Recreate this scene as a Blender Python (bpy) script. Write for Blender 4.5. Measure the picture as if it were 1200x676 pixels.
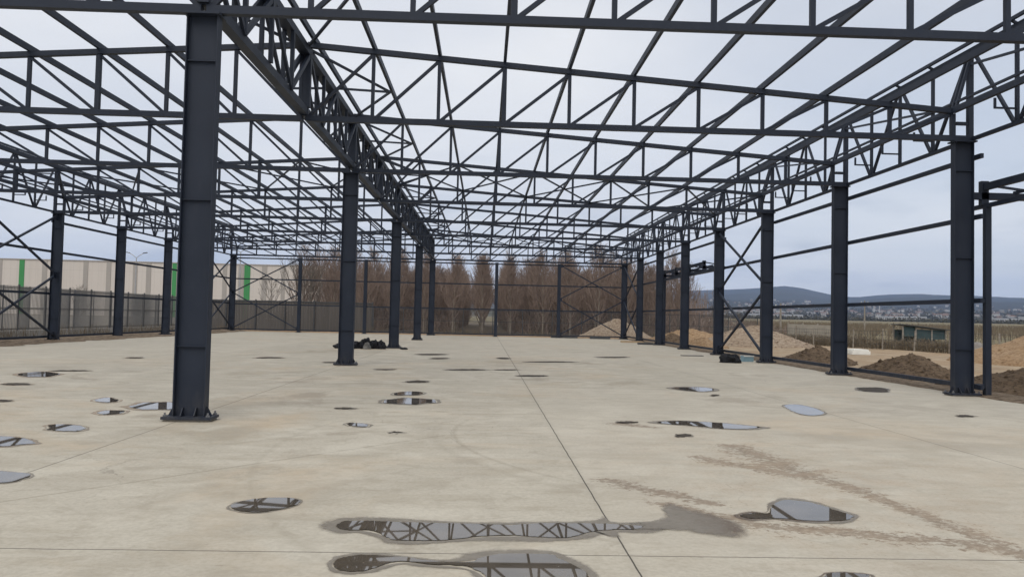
import bpy, math, random
from mathutils import Vector, Matrix, noise, Euler

scene = bpy.context.scene
for o in list(bpy.data.objects):
    bpy.data.objects.remove(o)
R = math.radians
random.seed(7)

# ------------------------------------------------------------------ camera
CAM_H = 1.4956
cam_data = bpy.data.cameras.new("camera")
cam = bpy.data.objects.new("camera", cam_data)
scene.collection.objects.link(cam)
cam_data.sensor_width = 36.0
cam_data.lens = 36.0 * 923.97 / 1200.0
cam_data.clip_start = 0.05
cam_data.clip_end = 40000.0
cam.matrix_world = (Matrix.Translation((0, 0, CAM_H)) @ Matrix.Rotation(-0.0339, 4, 'Z')
                    @ Matrix.Rotation(math.pi / 2 + 0.036, 4, 'X') @ Matrix.Rotation(0.0221, 4, 'Z'))
scene.camera = cam

# ------------------------------------------------------------------ sky and sun
SUN_EL, SUN_AZ = R(52), R(200)          # azimuth clockwise from +Y : behind the camera
world = bpy.data.worlds.new("World")
scene.world = world
world.use_nodes = True
wn, wl = world.node_tree.nodes, world.node_tree.links
wn.clear()
w_out = wn.new('ShaderNodeOutputWorld')
w_bg = wn.new('ShaderNodeBackground')
w_bg.inputs['Strength'].default_value = 0.10
w_sky = wn.new('ShaderNodeTexSky')
w_sky.sky_type = 'NISHITA'
w_sky.sun_disc = False
w_sky.sun_elevation = SUN_EL
w_sky.sun_rotation = SUN_AZ
w_tc = wn.new('ShaderNodeTexCoord')
w_sep = wn.new('ShaderNodeSeparateXYZ')
wl.new(w_tc.outputs['Generated'], w_sep.inputs[0])


def wmath(op, a, b=None, clamp=False):
    n = wn.new('ShaderNodeMath')
    n.operation = op
    n.use_clamp = clamp
    for i, v in enumerate((a, b)):
        if v is None:
            continue
        if isinstance(v, (int, float)):
            n.inputs[i].default_value = v
        else:
            wl.new(v, n.inputs[i])
    return n.outputs[0]


# cloud deck: project the view direction on a flat layer so clouds shrink towards the horizon
den = wmath('ADD', wmath('MAXIMUM', w_sep.outputs['Z'], 0.0), 0.09)
w_comb = wn.new('ShaderNodeCombineXYZ')
wl.new(wmath('DIVIDE', w_sep.outputs['X'], den), w_comb.inputs['X'])
wl.new(wmath('DIVIDE', w_sep.outputs['Y'], den), w_comb.inputs['Y'])
w_n1 = wn.new('ShaderNodeTexNoise')
w_n1.inputs['Scale'].default_value = 0.55
w_n1.inputs['Detail'].default_value = 7
w_n1.inputs['Roughness'].default_value = 0.52
w_n1.inputs['Distortion'].default_value = 0.4
wl.new(w_comb.outputs[0], w_n1.inputs['Vector'])
w_r1 = wn.new('ShaderNodeValToRGB')
w_r1.color_ramp.elements[0].position = 0.36
w_r1.color_ramp.elements[0].color = (7.2, 7.45, 7.95, 1)
w_r1.color_ramp.elements[1].position = 0.62
w_r1.color_ramp.elements[1].color = (8.5, 8.55, 8.65, 1)
wl.new(w_n1.outputs['Fac'], w_r1.inputs['Fac'])
# thinner cover towards the zenith lets some blue through
w_n2 = wn.new('ShaderNodeTexNoise')
w_n2.inputs['Scale'].default_value = 0.9
w_n2.inputs['Detail'].default_value = 4
wl.new(w_comb.outputs[0], w_n2.inputs['Vector'])
w_mr = wn.new('ShaderNodeMapRange')
w_mr.inputs['From Min'].default_value = 0.35
w_mr.inputs['From Max'].default_value = 0.75
w_mr.inputs['To Min'].default_value = 0.97
w_mr.inputs['To Max'].default_value = 0.80
wl.new(w_n2.outputs['Fac'], w_mr.inputs['Value'])
w_mix = wn.new('ShaderNodeMix')
w_mix.data_type = 'RGBA'
# the cover is thinnest high up ahead to the right
w_dot = wn.new('ShaderNodeVectorMath')
w_dot.operation = 'DOT_PRODUCT'
w_dot.inputs[1].default_value = Vector((0.52, 0.70, 0.49)).normalized()
wl.new(w_tc.outputs['Generated'], w_dot.inputs[0])
w_th = wn.new('ShaderNodeMapRange')
w_th.interpolation_type = 'SMOOTHSTEP'
w_th.inputs['From Min'].default_value = 0.86
w_th.inputs['From Max'].default_value = 1.0
w_th.inputs['To Min'].default_value = 0.0
w_th.inputs['To Max'].default_value = 0.30
wl.new(w_dot.outputs['Value'], w_th.inputs['Value'])
# low bands of greyer cloud near the horizon
w_band = wn.new('ShaderNodeTexNoise')
w_band.inputs['Scale'].default_value = 7.0
w_band.inputs['Detail'].default_value = 5
w_map = wn.new('ShaderNodeMapping')
w_map.inputs['Scale'].default_value = (1.0, 1.0, 4.5)
w_map.inputs['Location'].default_value = (0.3, 0.1, 0.0)
wl.new(w_tc.outputs['Generated'], w_map.inputs['Vector'])
wl.new(w_map.outputs[0], w_band.inputs['Vector'])
w_bm = wn.new('ShaderNodeMapRange')
w_bm.inputs['From Min'].default_value = 0.50
w_bm.inputs['From Max'].default_value = 0.68
wl.new(w_band.outputs['Fac'], w_bm.inputs['Value'])
w_lo = wn.new('ShaderNodeMapRange')
w_lo.inputs['From Min'].default_value = 0.24
w_lo.inputs['From Max'].default_value = 0.08
wl.new(w_sep.outputs['Z'], w_lo.inputs['Value'])
w_cmix = wn.new('ShaderNodeMix')
w_cmix.data_type = 'RGBA'
wl.new(wmath('MULTIPLY', wmath('MULTIPLY', w_bm.outputs[0], w_lo.outputs[0]), 0.75), w_cmix.inputs['Factor'])
wl.new(w_r1.outputs['Color'], w_cmix.inputs['A'])
w_cmix.inputs['B'].default_value = (5.2, 5.55, 6.2, 1)
wl.new(wmath('SUBTRACT', w_mr.outputs[0], w_th.outputs[0], True), w_mix.inputs['Factor'])
wl.new(w_sky.outputs[0], w_mix.inputs['A'])
wl.new(w_cmix.outputs['Result'], w_mix.inputs['B'])
wl.new(w_mix.outputs['Result'], w_bg.inputs['Color'])
wl.new(w_bg.outputs[0], w_out.inputs['Surface'])

sun_data = bpy.data.lights.new("sun", 'SUN')
sun_data.energy = 1.5
sun_data.angle = R(45)
sun_data.color = (1.0, 0.95, 0.87)
sun = bpy.data.objects.new("sun", sun_data)
scene.collection.objects.link(sun)
sun_dir = Vector((math.sin(SUN_AZ) * math.cos(SUN_EL), math.cos(SUN_AZ) * math.cos(SUN_EL), math.sin(SUN_EL)))
sun.rotation_euler = sun_dir.to_track_quat('Z', 'Y').to_euler()

scene.view_settings.view_transform = 'Standard'
scene.view_settings.look = 'None'
scene.view_settings.exposure = 0.16
scene.view_settings.gamma = 1.0
scene.view_settings.use_curve_mapping = False
scene.render.engine = 'CYCLES'
scene.cycles.max_bounces = 6
scene.cycles.diffuse_bounces = 3
scene.cycles.volume_bounces = 1
scene.cycles.transparent_max_bounces = 8
scene.cycles.use_denoising = True

# ------------------------------------------------------------------ helpers
COL = scene.collection


def nz(x, y, z=0.0):
    return noise.noise(Vector((x, y, z)))


def fbm(x, y, z=0.0, o=4):
    v, a, f = 0.0, 0.5, 1.0
    for _ in range(o):
        v += a * noise.noise(Vector((x * f, y * f, z + 7.3 * f)))
        a *= 0.5
        f *= 2.03
    return v


def smooth(a, b, x):
    t = max(0.0, min(1.0, (x - a) / (b - a)))
    return t * t * (3 - 2 * t)


def ordn(k):
    return ['first', 'second', 'third', 'fourth', 'fifth', 'sixth', 'seventh', 'eighth', 'ninth', 'tenth',
            'eleventh', 'twelfth', 'thirteenth', 'fourteenth', 'fifteenth', 'sixteenth', 'seventeenth',
            'eighteenth'][k]


class MB:
    """collects faces, then links them as ONE mesh object"""

    def __init__(self):
        self.v, self.f, self.mi = [], [], []

    def add(self, verts, faces, mi=0):
        b = len(self.v)
        self.v += [tuple(p) for p in verts]
        self.f += [tuple(i + b for i in q) for q in faces]
        self.mi += [mi] * len(faces)

    def box(self, x0, x1, y0, y1, z0, z1, mi=0):
        self.add([(x0, y0, z0), (x1, y0, z0), (x1, y1, z0), (x0, y1, z0),
                  (x0, y0, z1), (x1, y0, z1), (x1, y1, z1), (x0, y1, z1)],
                 [(3, 2, 1, 0), (4, 5, 6, 7), (0, 1, 5, 4), (1, 2, 6, 5), (2, 3, 7, 6), (3, 0, 4, 7)], mi)

    def bar(self, a, b, w, h, up=(0, 0, 1), mi=0):
        """rectangular bar from a to b; w sideways, h along up"""
        a, b = Vector(a), Vector(b)
        d = (b - a).normalized()
        u = Vector(up)
        if abs(d.dot(u)) > 0.98:
            u = Vector((0, 1, 0))
        s = d.cross(u).normalized()
        u = s.cross(d).normalized()
        s, u = s * (w / 2), u * (h / 2)
        vs = [a - s - u, a + s - u, a + s + u, a - s + u, b - s - u, b + s - u, b + s + u, b - s + u]
        self.add(vs, [(0, 3, 2, 1), (4, 5, 6, 7), (0, 1, 5, 4), (1, 2, 6, 5), (2, 3, 7, 6), (3, 0, 4, 7)][::1], mi)

    def tube(self, pts, rad, n=6, mi=0, cap=True):
        """round tube through pts with radii"""
        if isinstance(rad, (int, float)):
            rad = [rad] * len(pts)
        pts = [Vector(p) for p in pts]
        vs = []
        for i, p in enumerate(pts):
            d = (pts[min(i + 1, len(pts) - 1)] - pts[max(i - 1, 0)])
            d = d.normalized() if d.length > 1e-9 else Vector((0, 0, 1))
            ref = Vector((1, 0, 0)) if abs(d.x) < 0.8 else Vector((0, 1, 0))
            s = d.cross(ref).normalized()
            t = d.cross(s).normalized()
            for k in range(n):
                an = 2 * math.pi * k / n
                vs.append(p + (s * math.cos(an) + t * math.sin(an)) * rad[i])
        fs = []
        for i in range(len(pts) - 1):
            for k in range(n):
                k2 = (k + 1) % n
                fs.append((i * n + k, i * n + k2, (i + 1) * n + k2, (i + 1) * n + k))
        if cap:
            fs.append(tuple(range(n))[::-1])
            fs.append(tuple((len(pts) - 1) * n + k for k in range(n)))
        self.add(vs, fs, mi)

    def mesh(self, name, mats, smooth_shade=False):
        me = bpy.data.meshes.new(name)
        me.from_pydata(self.v, [], self.f)
        if not isinstance(mats, (list, tuple)):
            mats = [mats]
        for m in mats:
            me.materials.append(m)
        if len(mats) > 1:
            me.polygons.foreach_set('material_index', self.mi)
        if smooth_shade:
            me.polygons.foreach_set('use_smooth', [True] * len(me.polygons))
        me.update()
        return me

    def build(self, name, mats, parent=None, smooth_shade=False):
        return link(name, self.mesh(name, mats, smooth_shade), parent)


def link(name, me, parent=None):
    o = bpy.data.objects.new(name, me)
    COL.objects.link(o)
    if parent is not None:
        o.parent = parent
    return o


def tag(o, label=None, cat=None, group=None, kind=None):
    if label:
        o['label'] = label
    if cat:
        o['category'] = cat
    if group:
        o['group'] = group
    if kind:
        o['kind'] = kind
    return o


def thing(name, label, cat, loc=(0, 0, 0), rz=0.0, group=None):
    o = bpy.data.objects.new(name, None)
    o.empty_display_size = 0.3
    COL.objects.link(o)
    o.location = loc
    o.rotation_euler = (0, 0, rz)
    return tag(o, label, cat, group)


def kids(o, table):
    return table.get(o.name, [])


def copy_tree(o, parent=None):
    c = o.copy()
    COL.objects.link(c)
    if parent is not None:
        c.parent = parent
    for ch in list(o.children):
        copy_tree(ch, c)
    return c


def dup(root, loc, label, group=None, rz=None):
    bpy.context.view_layer.update()
    c = copy_tree(root)
    c.location = loc
    if rz is not None:
        c.rotation_euler = (0, 0, rz)
    c['label'] = label
    if group:
        c['group'] = group
    return c


# ------------------------------------------------------------------ materials
class NT:
    def __init__(self, name):
        self.m = bpy.data.materials.new(name)
        self.m.use_nodes = True
        self.n, self.l = self.m.node_tree.nodes, self.m.node_tree.links
        self.b = self.n['Principled BSDF']

    def put(self, sock, v):
        if v is None:
            return
        if isinstance(v, (int, float)):
            sock.default_value = v
        elif isinstance(v, tuple):
            sock.default_value = v if len(v) == len(sock.default_value) else v + (1.0,)
        else:
            self.l.new(v, sock)

    def math(self, op, a, b=None, c=None, clamp=False):
        n = self.n.new('ShaderNodeMath')
        n.operation = op
        n.use_clamp = clamp
        for i, v in enumerate((a, b, c)):
            self.put(n.inputs[i], v)
        return n.outputs[0]

    def pos(self):
        if not hasattr(self, '_p'):
            g = self.n.new('ShaderNodeNewGeometry')
            self._p = g.outputs['Position']
            s = self.n.new('ShaderNodeSeparateXYZ')
            self.l.new(self._p, s.inputs[0])
            self._x, self._y, self._z = s.outputs
        return self._p

    def objc(self):
        t = self.n.new('ShaderNodeTexCoord')
        return t.outputs['Object']

    def noise(self, vec, scale, detail=4, rough=0.55, stretch=None, dist=0.0):
        if stretch:
            mp = self.n.new('ShaderNodeMapping')
            mp.inputs['Scale'].default_value = stretch
            self.l.new(vec, mp.inputs['Vector'])
            vec = mp.outputs[0]
        t = self.n.new('ShaderNodeTexNoise')
        t.inputs['Scale'].default_value = scale
        t.inputs['Detail'].default_value = detail
        t.inputs['Roughness'].default_value = rough
        t.inputs['Distortion'].default_value = dist
        self.l.new(vec, t.inputs['Vector'])
        return t.outputs['Fac']

    def ramp(self, fac, *stops):
        r = self.n.new('ShaderNodeValToRGB')
        cr = r.color_ramp
        while len(cr.elements) < len(stops):
            cr.elements.new(0.5)
        for e, (p, c) in zip(cr.elements, stops):
            e.position = p
            e.color = (c[0], c[1], c[2], 1) if isinstance(c, tuple) else (c, c, c, 1)
        self.l.new(fac, r.inputs['Fac'])
        return r.outputs['Color']

    def rng(self, v, a, b, c=0.0, d=1.0, sm=False):
        n = self.n.new('ShaderNodeMapRange')
        if sm:
            n.interpolation_type = 'SMOOTHSTEP'
        self.put(n.inputs['Value'], v)
        for k, x in zip(('From Min', 'From Max', 'To Min', 'To Max'), (a, b, c, d)):
            n.inputs[k].default_value = x
        return n.outputs[0]

    def mix(self, fac, a, b, mode='MIX'):
        n = self.n.new('ShaderNodeMix')
        n.data_type = 'RGBA'
        n.blend_type = mode
        self.put(n.inputs['Factor'], fac)
        self.put(n.inputs['A'], a)
        self.put(n.inputs['B'], b)
        return n.outputs['Result']

    def bump(self, h, strength=0.3, dist=0.02):
        n = self.n.new('ShaderNodeBump')
        n.inputs['Strength'].default_value = strength
        n.inputs['Distance'].default_value = dist
        self.l.new(h, n.inputs['Height'])
        self.l.new(n.outputs[0], self.b.inputs['Normal'])

    def out(self, color=None, rough=None, metal=None, spec=None):
        self.put(self.b.inputs['Base Color'], color)
        self.put(self.b.inputs['Roughness'], rough)
        self.put(self.b.inputs['Metallic'], metal)
        self.put(self.b.inputs['Specular IOR Level'], spec)
        return self.m


def simple(name, c1, c2, scale=3.0, rough=0.8, bump=0.0, bscale=None, stretch=None, spec=None):
    t = NT(name)
    o = t.objc()
    n = t.noise(o, scale, 5, 0.6, stretch)
    if bump:
        t.bump(t.noise(o, bscale or scale * 6, 5, 0.65), bump, 0.03)
    return t.out(t.ramp(n, (0.3, c1), (0.7, c2)), rough, None, spec)


def steel_material():
    t = NT('anthracite_primer')
    p = t.pos()
    n1 = t.noise(p, 1.3, 5, 0.6)
    n2 = t.noise(p, 9.0, 4, 0.6, (1, 1, 0.25))
    c = t.ramp(n1, (0.3, (0.012, 0.0175, 0.031)), (0.7, (0.0205, 0.0275, 0.044)))
    c = t.mix(t.rng(n2, 0.55, 0.75, 0, 0.35), c, (0.031, 0.038, 0.053))
    n3 = t.noise(p, 38.0, 3, 0.6)
    c = t.mix(t.math('MULTIPLY', t.rng(n3, 0.68, 0.74), t.rng(n1, 0.45, 0.6, 0, 0.5)), c, (0.085, 0.06, 0.045))
    dust = t.math('MULTIPLY', t.rng(t._z, 0.5, 0.0, 0, 0.35), t.rng(n2, 0.4, 0.7))
    c = t.mix(dust, c, (0.12, 0.105, 0.085))
    return t.out(c, t.rng(n1, 0.3, 0.7, 0.5, 0.65), None, 0.3)


STEEL = steel_material()
BOLT = simple('zinc_bolt', (0.10, 0.10, 0.11), (0.2, 0.2, 0.2), 20, 0.5)


def concrete_material():
    t = NT('slab_concrete')
    p = t.pos()
    X, Y = t._x, t._y
    big = t.noise(p, 0.16, 5, 0.6)
    mid = t.noise(p, 1.1, 6, 0.62)
    fine = t.noise(p, 26, 5, 0.7)
    trow = t.noise(p, 1.0, 5, 0.6, (0.9, 3.2, 1), 0.8)            # trowel bands
    far = t.noise(p, 0.5, 6, 0.68, (0.45, 0.62, 1), 0.9)           # flat damp streaks across
    c = t.ramp(big, (0.25, (0.385, 0.35, 0.28)), (0.5, (0.455, 0.415, 0.335)), (0.75, (0.405, 0.37, 0.305)))
    c = t.mix(t.rng(mid, 0.40, 0.62, 0, 0.6), c, (0.52, 0.48, 0.395))
    c = t.mix(t.rng(trow, 0.47, 0.66, 0, 0.62), c, (0.345, 0.30, 0.225))
    c = t.mix(t.rng(far, 0.55, 0.64, 0, 0.62), c, (0.29, 0.245, 0.18))
    c = t.mix(t.rng(fine, 0.42, 0.62, 0.0, 0.42), c, (0.27, 0.235, 0.175))
    # clayey tint in places
    cl = t.noise(p, 0.35, 6, 0.68, (0.7, 0.8, 1), 1.0)
    c = t.mix(t.rng(cl, 0.52, 0.68, 0, 0.6), c, (0.46, 0.355, 0.235))
    blot = t.noise(p, 0.22, 7, 0.72, (1, 1, 1), 1.2)
    c = t.mix(t.rng(blot, 0.585, 0.64, 0, 0.6), c, (0.25, 0.205, 0.15))
    m2 = t.noise(p, 3.2, 6, 0.7, (1, 1.2, 1), 0.6)
    c = t.mix(t.rng(m2, 0.52, 0.62, 0, 0.55), c, (0.315, 0.275, 0.21))
    vo = t.n.new('ShaderNodeTexVoronoi')
    vo.feature = 'DISTANCE_TO_EDGE'
    vo.inputs['Scale'].default_value = 0.28
    wv = t.n.new('ShaderNodeVectorMath')
    wv.operation = 'ADD'
    wn_ = t.n.new('ShaderNodeTexNoise')
    wn_.inputs['Scale'].default_value = 1.1
    wn_.inputs['Detail'].default_value = 6
    t.l.new(p, wn_.inputs['Vector'])
    t.l.new(p, wv.inputs[0])
    t.l.new(wn_.outputs['Color'], wv.inputs[1])
    t.l.new(wv.outputs[0], vo.inputs['Vector'])
    crack = t.math('MULTIPLY', t.rng(vo.outputs['Distance'], 0.0022, 0.0006), t.rng(big, 0.50, 0.56))
    c = t.mix(t.math('MULTIPLY', crack, 0.6), c, (0.14, 0.12, 0.095))
    lump0 = t.noise(p, 0.9, 5, 0.65)
    # small dark specks and short scratches
    sp = t.noise(p, 7.0, 3, 0.7, (1, 3.0, 1))
    grit = t.noise(p, 60.0, 3, 0.6, (1, 1.0, 1))
    c = t.mix(t.math('MULTIPLY', t.rng(grit, 0.66, 0.72), t.rng(lump0, 0.42, 0.6, 0.1, 0.75)), c, (0.15, 0.125, 0.095))
    c = t.mix(t.rng(sp, 0.67, 0.73, 0, 0.7), c, (0.20, 0.17, 0.13))

    def seg(ax, ay, bx, by):
        """distance of the point to a segment"""
        dx, dy = bx - ax, by - ay
        L = dx * dx + dy * dy
        px, py = t.math('SUBTRACT', X, ax), t.math('SUBTRACT', Y, ay)
        h = t.math('DIVIDE', t.math('ADD', t.math('MULTIPLY', px, dx), t.math('MULTIPLY', py, dy)), L, None, True)
        ex = t.math('SUBTRACT', px, t.math('MULTIPLY', h, dx))
        ey = t.math('SUBTRACT', py, t.math('MULTIPLY', h, dy))
        return t.math('SQRT', t.math('ADD', t.math('MULTIPLY', ex, ex), t.math('MULTIPLY', ey, ey)))

    # every pour between two joints dried to its own tone
    cellv = t.n.new('ShaderNodeCombineXYZ')
    t.put(cellv.inputs[0], t.math('FLOOR', t.math('DIVIDE', t.math('SUBTRACT', X, 0.95), 5.02)))
    t.put(cellv.inputs[1], t.math('FLOOR', t.math('DIVIDE', t.math('SUBTRACT', Y, 5.03), 11.9)))
    wnz = t.n.new('ShaderNodeTexWhiteNoise')
    wnz.noise_dimensions = '2D'
    t.l.new(cellv.outputs[0], wnz.inputs['Vector'])
    c = t.mix(t.math('MULTIPLY', wnz.outputs['Value'], 0.30), c, (0.55, 0.50, 0.41))
    c = t.mix(t.math('MULTIPLY', t.math('MULTIPLY', t.rng(blot, 0.42, 0.56), t.rng(mid, 0.45, 0.6)), 0.28), c, (0.60, 0.56, 0.47))
    crumb = t.noise(p, 15.0, 6, 0.78, (1.0, 1.25, 1))
    lump = t.noise(p, 2.6, 5, 0.65)
    mud = None
    for (ax, ay, bx, by, wd) in ((3.0, 9.4, 3.2, 8.0, 0.75), (3.15, 8.1, 3.45, 7.0, 0.5), (3.4, 7.1, 3.6, 5.0, 0.36),
                                 (1.2, 7.3, 1.9, 6.5, 0.42), (1.5, 6.45, 2.15, 5.75, 0.34), (2.2, 5.8, 3.4, 5.4, 0.5),
                                 (1.9, 11.3, 2.4, 11.0, 0.4), (2.4, 8.6, 3.2, 7.6, 0.5)):
        d = seg(ax, ay, bx, by)
        m = t.math('SUBTRACT', 1.0, t.math('DIVIDE', d, wd), None, True)
        mud = m if mud is None else t.math('MAXIMUM', mud, m)
    mudf = t.math('ADD', t.math('MULTIPLY', mud, 0.30), t.math('MULTIPLY', crumb, 0.62))
    mudf = t.math('ADD', mudf, t.math('MULTIPLY', lump, 0.42))
    mudm = t.math('MULTIPLY', t.rng(mudf, 0.725, 0.785), t.rng(mud, 0.0, 0.12))
    c = t.mix(t.math('MULTIPLY', mudm, t.rng(crumb, 0.4, 0.62, 0.45, 0.85)), c, (0.155, 0.105, 0.066))
    spk = t.noise(p, 24.0, 4, 0.7, (1, 1.3, 1))
    wide = t.math('MULTIPLY', t.math('MULTIPLY', t.rng(X, 0.9, 2.6), t.rng(X, 6.5, 3.6)), t.math('MULTIPLY', t.rng(Y, 4.2, 5.6), t.rng(Y, 12.0, 8.5)))
    spm = t.math('MULTIPLY', t.rng(t.math('ADD', spk, t.math('MULTIPLY', lump, 0.35)), 0.80, 0.845), wide)
    c = t.mix(t.math('MULTIPLY', spm, 0.7), c, (0.20, 0.14, 0.09))
    c = t.mix(t.math('MULTIPLY', t.math('MULTIPLY', wide, t.rng(lump, 0.4, 0.65)), 0.35), c, (0.42, 0.32, 0.22))
    # curved tyre marks
    for (cx, cy, r, wd, s) in ((4.0, 10.3, 4.36, 0.05, 0.34), (4.0, 10.3, 4.62, 0.09, 0.20), (4.6, 9.0, 6.9, 0.06, 0.18)):
        px, py = t.math('SUBTRACT', X, cx), t.math('SUBTRACT', Y, cy)
        rr = t.math('SQRT', t.math('ADD', t.math('MULTIPLY', px, px), t.math('MULTIPLY', py, py)))
        d = t.math('ABSOLUTE', t.math('SUBTRACT', rr, r))
        lim = t.math('MULTIPLY', t.rng(X, 1.6, 0.4), t.rng(Y, 12.5, 10.5))
        c = t.mix(t.math('MULTIPLY', t.math('MULTIPLY', t.rng(d, wd, 0.0), lim), s), c, (0.25, 0.215, 0.16))
    for (ax, ay, bx, by, wd, s) in ((-5.2, 4.4, -0.48, 9.93, 0.03, 0.5), (-3.0, 8.8, -0.6, 11.6, 0.06, 0.2)):
        d = seg(ax, ay, bx, by)
        c = t.mix(t.math('MULTIPLY', t.math('MULTIPLY', t.rng(d, wd, 0.0), s), t.rng(trow, 0.3, 0.5)), c, (0.22, 0.19, 0.14))
    # sawn joints
    jd = None
    wob = t.math('MULTIPLY', t.math('SUBTRACT', t.noise(p, 2.0, 4, 0.6), 0.5), 0.02)
    Xw, Yw = t.math('ADD', X, wob), t.math('ADD', Y, wob)
    jc = None
    for axis, v, wd, s in ((Xw, 0.95, 0.006, 0.95), (Yw, 5.03, 0.007, 0.8), (Xw, -4.08, 0.010, 0.6), (Xw, 5.78, 0.010, 0.5),
                           (Yw, 16.9, 0.010, 0.35), (Yw, 28.9, 0.012, 0.35), (Xw, -10.4, 0.012, 0.4)):
        d = t.math('ABSOLUTE', t.math('SUBTRACT', axis, v))
        m = t.math('MULTIPLY', t.rng(d, wd * 1.3, wd * 0.5), s)
        jc = m if jc is None else t.math('MAXIMUM', jc, m)
    halo = t.math('MULTIPLY', t.rng(t.math('ABSOLUTE', t.math('SUBTRACT', Xw, 0.95)), 0.07, 0.0), 0.16)
    c = t.mix(halo, c, (0.22, 0.19, 0.15))
    c = t.mix(jc, c, (0.045, 0.038, 0.03))
    hgt = t.math('SUBTRACT', t.math('ADD', t.math('MULTIPLY', fine, 0.3), mid), jc)
    t.bump(hgt, 0.2, 0.01)
    return t.out(c, t.rng(mid, 0.3, 0.7, 0.62, 0.85), None, 0.35)


CONCRETE = concrete_material()


def water_material():
    t = NT('puddle_water')
    p = t.pos()
    n = t.noise(p, 2.5, 5, 0.6)
    c = t.ramp(n, (0.35, (0.075, 0.062, 0.046)), (0.7, (0.13, 0.108, 0.084)))
    at = t.n.new('ShaderNodeAttribute')
    at.attribute_name = 'wet'
    n4 = t.noise(p, 16, 6, 0.75)
    wet = t.math('ADD', at.outputs['Fac'], t.math('MULTIPLY', t.math('SUBTRACT', n4, 0.5), 1.6))
    wet = t.math('MAXIMUM', t.rng(wet, 0.35, 0.50), t.rng(at.outputs['Fac'], 0.96, 1.0))
    t.put(t.b.inputs['Alpha'], wet)
    fl = t.noise(p, 45, 2, 0.5)
    isl = t.rng(fl, 0.745, 0.765)                     # bits of grit standing out of the film
    c = t.mix(isl, c, (0.12, 0.095, 0.07))
    m = t.out(c, t.math('MULTIPLY', isl, 0.5), None, 0.5)
    t.put(t.b.inputs['Roughness'], t.math('ADD', t.math('MULTIPLY', isl, 0.6), 0.015))
    t.b.inputs['IOR'].default_value = 1.55
    return m


WATER = water_material()


def damp_shade_material(feather):
    t = NT('damp_shade_halo' if feather else 'shaded_grout')  # halo: puddle damp and painted contact shade; plain: painted shade on grout
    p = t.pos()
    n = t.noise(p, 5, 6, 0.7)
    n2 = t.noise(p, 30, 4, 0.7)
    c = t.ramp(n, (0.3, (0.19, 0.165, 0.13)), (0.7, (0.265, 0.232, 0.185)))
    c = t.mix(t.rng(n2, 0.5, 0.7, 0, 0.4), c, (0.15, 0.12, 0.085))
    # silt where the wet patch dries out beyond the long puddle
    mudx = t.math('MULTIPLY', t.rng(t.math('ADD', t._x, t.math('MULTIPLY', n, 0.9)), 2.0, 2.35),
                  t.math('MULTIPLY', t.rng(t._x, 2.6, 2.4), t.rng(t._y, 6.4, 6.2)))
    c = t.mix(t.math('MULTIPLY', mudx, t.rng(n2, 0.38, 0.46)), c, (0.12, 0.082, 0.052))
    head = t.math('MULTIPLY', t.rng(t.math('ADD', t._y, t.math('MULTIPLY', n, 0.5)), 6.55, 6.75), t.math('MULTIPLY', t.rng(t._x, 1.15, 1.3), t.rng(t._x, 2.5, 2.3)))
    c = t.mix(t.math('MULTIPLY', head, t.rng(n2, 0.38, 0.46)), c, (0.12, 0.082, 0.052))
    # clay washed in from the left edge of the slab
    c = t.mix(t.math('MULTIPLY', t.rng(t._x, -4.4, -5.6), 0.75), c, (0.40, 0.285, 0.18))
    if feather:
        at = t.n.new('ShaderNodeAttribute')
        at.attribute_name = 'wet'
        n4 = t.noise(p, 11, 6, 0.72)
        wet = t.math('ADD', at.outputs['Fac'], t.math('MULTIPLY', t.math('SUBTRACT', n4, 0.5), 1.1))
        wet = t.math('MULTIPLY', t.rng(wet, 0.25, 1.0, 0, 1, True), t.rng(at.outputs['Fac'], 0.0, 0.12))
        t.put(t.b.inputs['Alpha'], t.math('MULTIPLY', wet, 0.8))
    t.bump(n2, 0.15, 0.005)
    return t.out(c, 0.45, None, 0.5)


HALO = damp_shade_material(True)
GROUT_SHADE = damp_shade_material(False)  # dark tone that paints the shade under the base plates



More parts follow.
